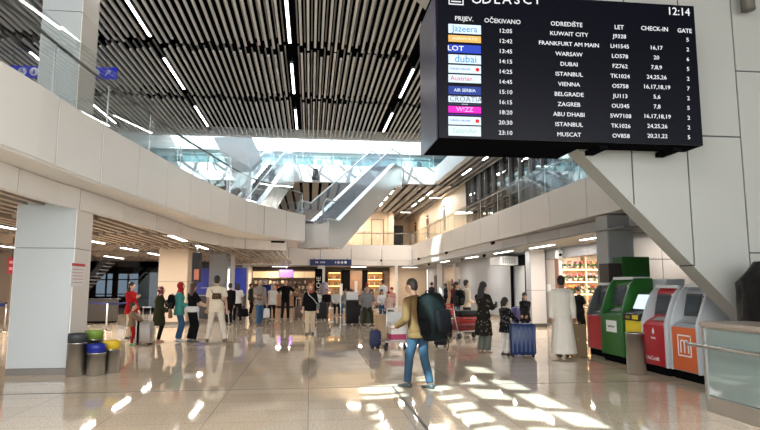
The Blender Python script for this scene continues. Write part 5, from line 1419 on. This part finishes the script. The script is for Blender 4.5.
GC = [mat('goods_%d' % i, c, .5) for i, c in enumerate(((.45, .40, .34), (.30, .05, .05), (.10, .10, .12), (.55, .50, .42), (.20, .12, .06), (.08, .14, .25), (.50, .32, .12)))]
protos = []
for i in range(7):
    t = thing('goods_box', 'small packaged goods on the shelf of the far left shop', 'goods', (0, 0, -5), 0, 'packaged goods in the far left shop')
    w, h = rs.uniform(.10, .2), rs.uniform(.14, .27)
    MB().box((-w / 2, 0, 0), (w / 2, .14, h)).build('packet', [GC[i]], t)
    MB().box((-w / 2 + .01, -.004, h * .3), (w / 2 - .01, 0, h * .7)).build('print', [GC[(i + 3) % 7]], t)
    protos.append(t)
used = set()
for k in range(1, 4):
    x = -4.0
    while x < .3:
        i = rs.randrange(7); q = protos[i]; p = (x, 44.14, .5 + 1.6 * k / 4 + .012)
        if i not in used: q.location = p; used.add(i)
        else: dup(q, p)
        x += rs.uniform(.24, .42)
for q in [protos[i] for i in range(7) if i not in used]: bpy.data.objects.remove(q.children[0]); bpy.data.objects.remove(q.children[0]); bpy.data.objects.remove(q)
def shop_counter(label, x0, x1, y, h, m, d=.6):
    t = thing('shop_counter', label, 'counter', ((x0 + x1) / 2, y, 0)); w = (x1 - x0) / 2
    MB().box((-w, 0, .08), (w, d, h - .04)).build('counter_body', [m], t, .01); MB().box((-w - .03, -.03, h - .04), (w + .03, d + .03, h)).build('counter_top', [mat('counter_stone', (.30, .26, .22), .3)], t); MB().box((-w + .03, .04, 0), (w - .03, d - .03, .08)).build('plinth', [BLACK], t)
shop_counter('low brown counter of the far left shop', -3.0, -.2, 42.9, .95, mat('counter_brown', (.26, .15, .09), .5))
# black pier with vertical white lettering
t = thing('shop_sign', 'black upright panel with vertical white lettering between the two far shops', 'sign', (AY(319, 290, 41.9).x, 41.7, 0))
MB().box((-.30, 0, 0), (.22, .2, 2.75)).build('sign_panel', [BLACK], t)
m = MB(); lettering(m, 'MARCHE', .42, Matrix.Translation((-.03, -.006, 1.35)) @ Matrix.Rotation(-PI / 2, 4, 'Y') @ Matrix.Rotation(PI / 2, 4, 'X')); m.build('lettering', [WHITE], t)
t = thing('display_stand', 'pale round-topped display stand beside the black sign panel', 'display stand', (AY(324.5, 300, 39.5).x, 39.5, 0))
MB().lathe([(.30, 0), (.30, .12), (.22, .2), (.22, .9)], n=20).build('stand', [mat('stand_pale', (.45, .42, .46), .5)], t); MB().lathe([(.28, .9), (.30, 1.3), (.26, 1.6), (.12, 1.78), (.02, 1.8)], n=20).build('display_head', [mat('stand_violet', (.30, .26, .34), .4)], t)
# ---- right far shop: amber shelves and dark panels
AMB = mat('amber_back', (.42, .24, .08), .5)
for (pa, pb_, lab) in ((328, 340.5, 'amber lit bottle shelf beside the black sign panel'), (368, 382.5, 'amber lit bottle shelf behind the man in the white t-shirt')):
    xa, xb = AY(pa, 290, 44.9).x, AY(pb_, 290, 44.9).x
    shelf_unit(lab, xa, xb, 44.9, .55, 2.55, 4, AMB, True)
    nb = 0
    for k in range(4):
        x = xa + .1
        while x < xb - .08:
            tt = thing('bottle', 'small bottle on the ' + ('left' if pa < 350 else 'right') + ' amber lit shelf', 'bottle', (x, 45.05, .55 + 2.0 * k / 4 + .012), 0, 'bottles on the ' + ('left' if pa < 350 else 'right') + ' amber shelf')
            MB().lathe([(.035, 0), (.035, .16), (.015, .22), (.013, .29)], n=8).build('bottle_body', [GC[nb % 7]], tt); MB().lathe([(.016, .285), (.016, .31)], n=8).build('cap', [BLACK], tt)
            nb += 1; x += .14
for (pa, pb_, z1, c, lab, nm) in ((341.5, 349.5, 2.75, BLACK, 'black panel between the amber shelf and the brown cabinet', 'dark_cladding'), (350, 362, 2.7, mat('cab_brown', (.16, .09, .05), .5), 'brown back cabinet in the middle of the far right shop', 'back_cabinet'), (362.5, 367.5, 2.75, BLACK, 'black panel left of the right amber shelf', 'dark_cladding'), (383.5, 395.5, 2.7, mat('cab_mid', (.20, .14, .10), .5), 'mid brown cabinet at the right end of the far shop', 'back_cabinet')):
    xa, xb = AY(pa, 290, 45.2).x, AY(pb_, 290, 45.2).x
    t = thing(nm, lab, 'shop fitting', ((xa + xb) / 2, 45.1, 0)); w = (xb - xa) / 2
    MB().box((-w, 0, 0), (w, .3, z1)).build('panel_body', [c], t, .01); MB().box((-w * .9, -.01, 1.0), (w * .9, 0, z1 - .1)).build('front', [c], t)
shop_counter('long brown counter of the far right shop', 1.5, 5.6, 42.9, 1.15, mat('counter_tan', (.36, .24, .15), .5))
for i, (px, z, lab) in enumerate(((326, 0, 'tall white roll-up display stand in the far right shop'), (341, 0, 'short white display stand in front of the black panel'))):
    xx = AY(px if i else 356, 300, 42.3).x
    t = thing('display_stand', lab, 'display stand', (xx, 42.3, 0)); MB().box((-.10, 0, .04), (.10, .05, 1.9 - i * .2)).build('sheet', [WHITE], t); MB().box((-.16, -.08, 0), (.16, .12, .04)).build('foot', [ALU], t)
# lamps of the shops
for x, y, p, c in ((-2.2, 43.4, 160, (1, .80, .58)), (3.6, 43.6, 160, (1, .78, .55)), (11.2, 38.0, 120, (1, .92, .85)), (7.6, 44.2, 60, (1, .85, .7))):
    t = thing('shop_ceiling_lamp', {-2.2: 'flush ceiling lamp of the far left shop', 3.6: 'flush ceiling lamp of the far right shop', 11.2: 'flush ceiling lamp of the small side shop', 7.6: 'flush ceiling lamp of the far corridor'}[x], 'ceiling lamp', (x, y, 2.94))
    MB().box((-.6, -.12, 0), (.6, .12, .04)).build('lamp_housing', [WHITE], t); MB().box((-.57, -.1, -.006), (.57, .1, 0)).build('diffuser', [LAMP], t)
    l = bpy.data.lights.new('lamp_light', 'AREA'); l.shape = 'RECTANGLE'; l.size = 1.6; l.size_y = .9; l.energy = p; l.color = c
    o = bpy.data.objects.new('lamp_light', l); COL.objects.link(o); o.parent = t; o.location = (0, 0, -.03)
for x, y, p, lab in ((7.3, 44.2, 110, 'flush lamp in the recess of the far gallery'), (3.2, 43.7, 150, 'flush lamp before the beige gallery wall'), (8.0, 36.5, 120, 'flush lamp before the right gallery wall'), (-8, 20, 260, 'added flush lamp of the hall behind the left mezzanine, near the stairs'), (-11, 13, 260, 'added flush lamp of the hall behind the big column'), (-6, 31, 200, 'flush lamp over the blue backed counters')):  # the two under the mezzanine are added to brighten that hall
    z = 7.2 if y > 35 else 3.0
    if True:
        t = thing('ceiling_fill_lamp', lab, 'ceiling lamp', (x, y, z)); MB().box((-.4, -.1, 0), (.4, .1, .05)).build('lamp_housing', [WHITE], t); MB().box((-.37, -.08, -.006), (.37, .08, 0)).build('diffuser', [LAMP], t)
        l = bpy.data.lights.new('lamp_light', 'AREA'); l.shape = 'RECTANGLE'; l.size = 1.2; l.size_y = .9; l.energy = p; l.color = (1, .84, .66)
        o = bpy.data.objects.new('lamp_light', l); COL.objects.link(o); o.parent = t; o.location = (0, 0, -.03)
# gallery doors
for pa, pb_, y, c, lab, pt, nm in ((372, 383, 44.97, BEIGE, 'beige door with dark edges in the far gallery wall', 220, 'gallery_door'), (393.5, 402.5, 49.96, DARK, 'dark door in the recess of the far gallery', 226, 'gallery_door')):
    a, b_ = AY(pa, pt, y), AY(pb_, pt, y)
    t = thing(nm, lab, 'door', ((a.x + b_.x) / 2, y, 4.2)); w = (b_.x - a.x) / 2
    MB().box((-w, -.02, 0), (w, 0.02, a.z - 4.2)).build('door_leaf', [c], t)
    f = MB(); f.box((-w - .05, -.03, 0), (-w, .02, a.z - 4.15)); f.box((w, -.03, 0), (w + .05, .02, a.z - 4.15)); f.box((-w, -.03, a.z - 4.2), (w, .02, a.z - 4.15)); f.build('door_frame', [mat('frame_brown', (.13, .075, .04), .5)], t)
    MB().box((w - .12, -.05, .98), (w - .05, -.02, 1.02)).build('handle', [STEEL], t)
for k, (y, lab) in enumerate(((36.6, 'nearest'), (42.0, 'middle'), (47.0, 'farthest'))):
    t = thing('wall_panel', '%s of the three dark upright panels on the right gallery wall' % lab, 'wall panel', (8.59, y, 4.2)); MB().box((-.03, -.3, .9), (0, .3, 2.3)).build('panel', [DARK], t); MB().box((-.045, -.22, 2.42), (0, .22, 2.5)).build('light_fitting', [BLACK], t)
t = thing('green_sign', 'green lit exit sign behind the glass of the right gallery', 'sign', (8.40, 24.8, 4.62)); MB().box((-.02, -.5, -.07), (.0, .5, .07)).build('sign_board', [mat('exit_green', (.08, .45, .08), .4, emit=.8)], t); MB().box((-.0, -.05, -.4), (.03, .05, .0)).build('bracket', [DARK], t)

# ---- corridor openings in the right-hand distance
t = thing('side_door', 'narrow dark door in the far right wall', 'door', (9.22, 42.5, 0)); MB().box((0, -.45, 0), (.02, .45, 2.3)).build('door_leaf', [DARK], t); MB().box((-.04, .32, 1.0), (0, .36, 1.1)).build('handle', [STEEL], t)
# side shop with a red shelf
t = shelf_unit('shelf with red and dark goods in the small side shop', 9.9, 12.6, 39.9, .4, 2.0, 4, mat('shelf_wine', (.20, .06, .06), .5))
rs = random.Random(4); proto = None
for k in range(4):
    x = 10.05
    while x < 12.5:
        p = (x, 39.94, .4 + 1.6 * k / 4 + .012)
        t = thing('magazine', 'magazine or packet on the red shelf of the small side shop', 'magazine', p, 0, 'goods on the red shelf'); h = rs.uniform(.18, .3)
        MB().box((-.08, 0, 0), (.08, .06, h)).build('cover', [GC[rs.randrange(7)]], t)
        x += .27
# ---- flower shop
WD = mat('shelf_pale', (.62, .52, .40), .5)
fy = 22.8
t = thing('flower_shelf', 'warm lit shelf full of potted flowers in the flower shop', 'shelf', (11.2, fy, 0))
MB().box((-1.7, .25, .3), (1.65, .3, 2.9)).build('back_panel', [mat('shop_cream', (0, 0, 0))], t)
for z in (.75, 1.25, 1.75, 2.25):
    sv_ = MB().box((-1.7, -.2, z - .03), (1.65, .25, z)).build('shelf', [WD], t)
    MB().box((-1.65, -.18, z - .045), (1.6, -.14, z - .03)).build('led_strip', [WARMLED], sv_)
for s in (-1.7, 0, 1.65): MB().box((s - .02, -.18, 0), (s + .02, .25, 2.9)).build('upright', [WD], t)
rs = random.Random(8)
FL = [mat('petal_%d' % i, c, .6) for i, c in enumerate(((.62, .14, .22), (.70, .60, .50), (.55, .10, .08), (.62, .35, .10), (.60, .30, .40)))]
LEAF = mat('leaf_green', (.05, .16, .04), .6); POT = [mat('pot_%d' % i, c, .6) for i, c in enumerate(((.55, .42, .30), (.62, .60, .56), (.35, .18, .10)))]
fp = []
for i in range(5):
    t = thing('potted_flower', 'small potted flower on the flower shop shelf', 'potted flower', (0, 0, -5), 0, 'potted flowers on the flower shop shelf')
    MB().lathe([(.05, 0), (.07, .12), (.06, .12), (.05, .10)], n=12).build('pot', [POT[i % 3]], t)
    m = MB()
    for q in range(14):
        a, r_ = rs.uniform(0, 2 * PI), rs.uniform(.02, .11); z = rs.uniform(.14, .26)
        m.add([(0, 0, .11), (r_ * math.cos(a + .3), r_ * math.sin(a + .3), z * .8), (r_ * 1.2 * math.cos(a), r_ * 1.2 * math.sin(a), z), (r_ * math.cos(a - .3), r_ * math.sin(a - .3), z * .8)], [(0, 1, 2, 3)])
    m.build('leaves', [LEAF], t)
    m = MB()
    for q in range(9):
        a, r_ = rs.uniform(0, 2 * PI), rs.uniform(.0, .10); m.ell((r_ * math.cos(a), r_ * math.sin(a), rs.uniform(.2, .33)), (.035, .035, .028), n=7, k=5)
    m.build('blossoms', [FL[i]], t); fp.append(t)
used = set()
for z in (.75, 1.25, 1.75, 2.25):
    x = 9.8
    while x < 12.75:
        for yo in (-.06, .12):
            i = rs.randrange(5); p = (x + yo * .5, fy + yo, z + .002)
            if i not in used: fp[i].location = p; used.add(i)
            else: dup(fp[i], p, rs.uniform(0, 6))
        x += rs.uniform(.2, .3)
for x, y, lab in ((11.0, 17.2, 'nearer'), (11.0, 21.2, 'farther')):
    t = thing('shop_ceiling_lamp', '%s flush ceiling lamp of the flower shop' % lab, 'ceiling lamp', (x, y, 2.92)); MB().box((-.5, -.1, 0), (.5, .1, .05)).build('lamp_housing', [WHITE], t); MB().box((-.47, -.08, -.006), (.47, .08, 0)).build('diffuser', [LAMP], t)
    l = bpy.data.lights.new('lamp_light', 'AREA'); l.shape = 'RECTANGLE'; l.size = 1; l.size_y = .25; l.energy = 170; l.color = (1, .86, .68)
    o = bpy.data.objects.new('lamp_light', l); COL.objects.link(o); o.parent = t; o.location = (0, 0, -.03)
shop_counter('small counter at the front of the flower shop', 10.2, 11.6, 19.6, 1.0, mat('counter_brown', (0, 0, 0)))
person('assistant in black standing at the flower shop front', (7.95, 16.6), -80, 1.56, 'f', 'fair', top=Tp('shirt', F['black'], sleeve=.4), bottom=('trousers', F['black']), hair=('bun', DARKH), hands=((.15, .3, .95), (-.1, .3, .92)), vox=.016)

# ---- people behind the desk at the left edge
person('clerk in a white shirt behind the wooden desk at the left edge', (-9.75, 18.75), 200, 1.62, 'm', 'tan', top=Tp('shirt', F['white'], sleeve=.9), bottom=('trousers', F['black']), hair=('short', BLACKH), vox=.018)
person('dark-haired clerk in black at the very left edge', (-10.55, 19.3), 160, 1.66, 'f', 'tan', top=Tp('shirt', F['black']), bottom=('trousers', F['black']), hair=('bob', BLACKH), vox=.018)

# ---- waiting crowd on seats before the far shops
def bench(label, x, y, n, rz=0, z=.45):
    t = thing('bench_seat', label, 'bench', (x, y, 0), math.radians(rz)); w = n * .58
    for i in range(n):
        xx = -w / 2 + .29 + i * .58
        MB().rbox((xx, 0, z - .02), (.5, .46, .05), .03).build('seat', [DARKSTEEL], t); MB().rbox((xx, .27, z + .25), (.5, .04, .42), .015).build('backrest', [DARKSTEEL], t)
    MB().box((-w / 2, -.03, z - .11), (w / 2, .03, z - .05)).build('beam', [STEEL], t)
    for s in (-1, 1):
        MB().box((s * (w / 2 - .3) - .025, -.25, 0), (s * (w / 2 - .3) + .025, .25, .04)).build('leg', [STEEL], t)
        MB().box((s * (w / 2 - .3) - .02, -.02, .04), (s * (w / 2 - .3) + .02, .02, z - .1)).build('leg', [STEEL], t)
bench('row of seats with waiting people left of the big dark suitcase', AY(330, 300, 31.5).x, 31.62, 4)
bench('row of seats with waiting people behind the man on the suitcase', AY(366, 300, 29.5).x, 29.62, 4)
def seated(label, px, y, face, h, sex, top, bottom, hair, z=.45, dy=0, **k):
    v = AY(px, 300, y)
    return person(label, (v.x, v.y + dy - .06), face, h, sex, k.pop('skin', 'tan'), hip=(0, 0, z + .105), feet=((.12, .40, 0), (-.12, .42, 0)), hands=k.pop('hands', ((.13, .28, z + .22), (-.13, .28, z + .22))), top=top, bottom=bottom, hair=hair, vox=.02, fingers=True, fat=.95, **k)
ST = [('seated person in a white top, leftmost on the left row of seats', 317, 31.5, 'f', F['white'], F['black'], ('bob', BLACKH)), ('seated person in black next to the leftmost on the left row of seats', 326.5, 31.5, 'm', F['black'], F['dkgrey'], ('short', BLACKH)),
      ('seated person in a pale shirt in the middle of the left row of seats', 336, 31.5, 'm', F['skinwhite'], F['black'], ('short', DARKH)), ('seated person in grey at the right end of the left row of seats', 345.5, 31.5, 'f', F['grey'], F['jeans'], ('bob', DARKH))]
for lab, px, y, sx, a, b_, hr in ST: seated(lab, px, y, 180 + random.uniform(-15, 15), 1.68, sx, Tp('shirt', a), ('trousers', b_), hr)
ST = [('seated woman with a patterned top at the left end of the right row of seats', 351.5, 29.5, 'f', pattern('print_a', (.45, .30, .22), (.18, .08, .05), 14, .3), F['black'], ('bob', DARKH)), ('seated person in brown, second on the right row of seats', 361.5, 29.5, 'm', F['tan'], F['dkgrey'], ('short', DARKH)),
      ('seated person in pink in the right row of seats, behind the man on the suitcase', 371.5, 29.5, 'f', F['pink'], F['beige'], ('bob', DARKH)), ('seated person in white at the right end of the right row of seats', 381.5, 29.5, 'f', F['white'], F['jeans'], ('long', BLACKH))]
for lab, px, y, sx, a, b_, hr in ST: seated(lab, px, y, 180 + random.uniform(-20, 20), 1.68, sx, Tp('shirt', a), ('trousers', b_), hr)
suitcase('large black suitcase standing left of the man in the grey shirt', (*G(352, 325).xy,), 8, .50, .32, .98, mat('case_black', (0, 0, 0)))
carton('white box with dark print resting on the large black suitcase', (G(352, 325).x, G(352, 325).y, 1.01), 8, (.44, .26, .30), mat('box_print', (.55, .56, .60), .6), None, 'carton', False, None)
pv = G(367, 325)
suitcase('dark suitcase used as a seat by the man in the grey shirt', (pv.x, pv.y + .10), 0, .52, .36, .60, mat('case_olive', (.035, .036, .028), .5))
person('man in a grey shirt sitting on a dark suitcase', (pv.x, pv.y), 182, 1.76, 'm', 'tan', hip=(0, -.02, .70), feet=((.17, .34, 0), (-.17, .36, 0)), hands=((.30, .20, .86), (-.30, .20, .86)), top=Tp('shirt', F['grey'], sleeve=.5, grow=.03), bottom=('trousers', F['olive']), hair=('short', DARKH), fat=1.15, vox=.016)
simple('man in a white t-shirt standing behind the waiting crowd', 383, 314, 20, 1.88, 'm', Tp('t_shirt', F['white'], sleeve=.4), ('trousers', F['dkgrey']), ('short', DARKH))
simple('child in a red cap beside the waiting crowd', 392, 318, 150, 1.46, 'f', Tp('t_shirt', F['pink'], sleeve=.4), ('trousers', F['jeans']), ('cap', F['red']), skin='fair')
simple('child in a pale top and red cap near the carton trolley', 389, 324, 175, 1.30, 'f', Tp('t_shirt', FAB('blush', (.60, .42, .38)), sleeve=.4), ('trousers', F['tan']), ('cap', F['red']), skin='fair')
simple('person with a red head covering at the counter of the far right shop', 367, 309.5, 10, 1.72, 'f', Tp('shirt', F['grey']), ('trousers', F['black']), ('scarf', FAB('scarf_scarlet', (.5, .03, .03))))
simple('person in dark clothes and jeans at the entrance of the side shop', 432, 310, -60, 1.76, 'm', Tp('shirt', F['dkgrey']), ('trousers', F['jeans']), ('short', BLACKH))
simple('woman in black beside the red goods of the side shop', 446, 311, 60, 1.68, 'f', Tp('shirt', F['black']), ('trousers', F['black']), ('long', BLACKH))
simple('person with dark wrap near the red shelf, right of the woman in black', 453, 311.5, 100, 1.64, 'f', Tp('shirt', F['wine']), ('trousers', F['black']), ('long', BLACKH))
simple('person in brown standing at the far left shop counter', 296, 309, 5, 1.70, 'f', Tp('shirt', F['tan']), ('trousers', F['black']), ('bob', DARKH))
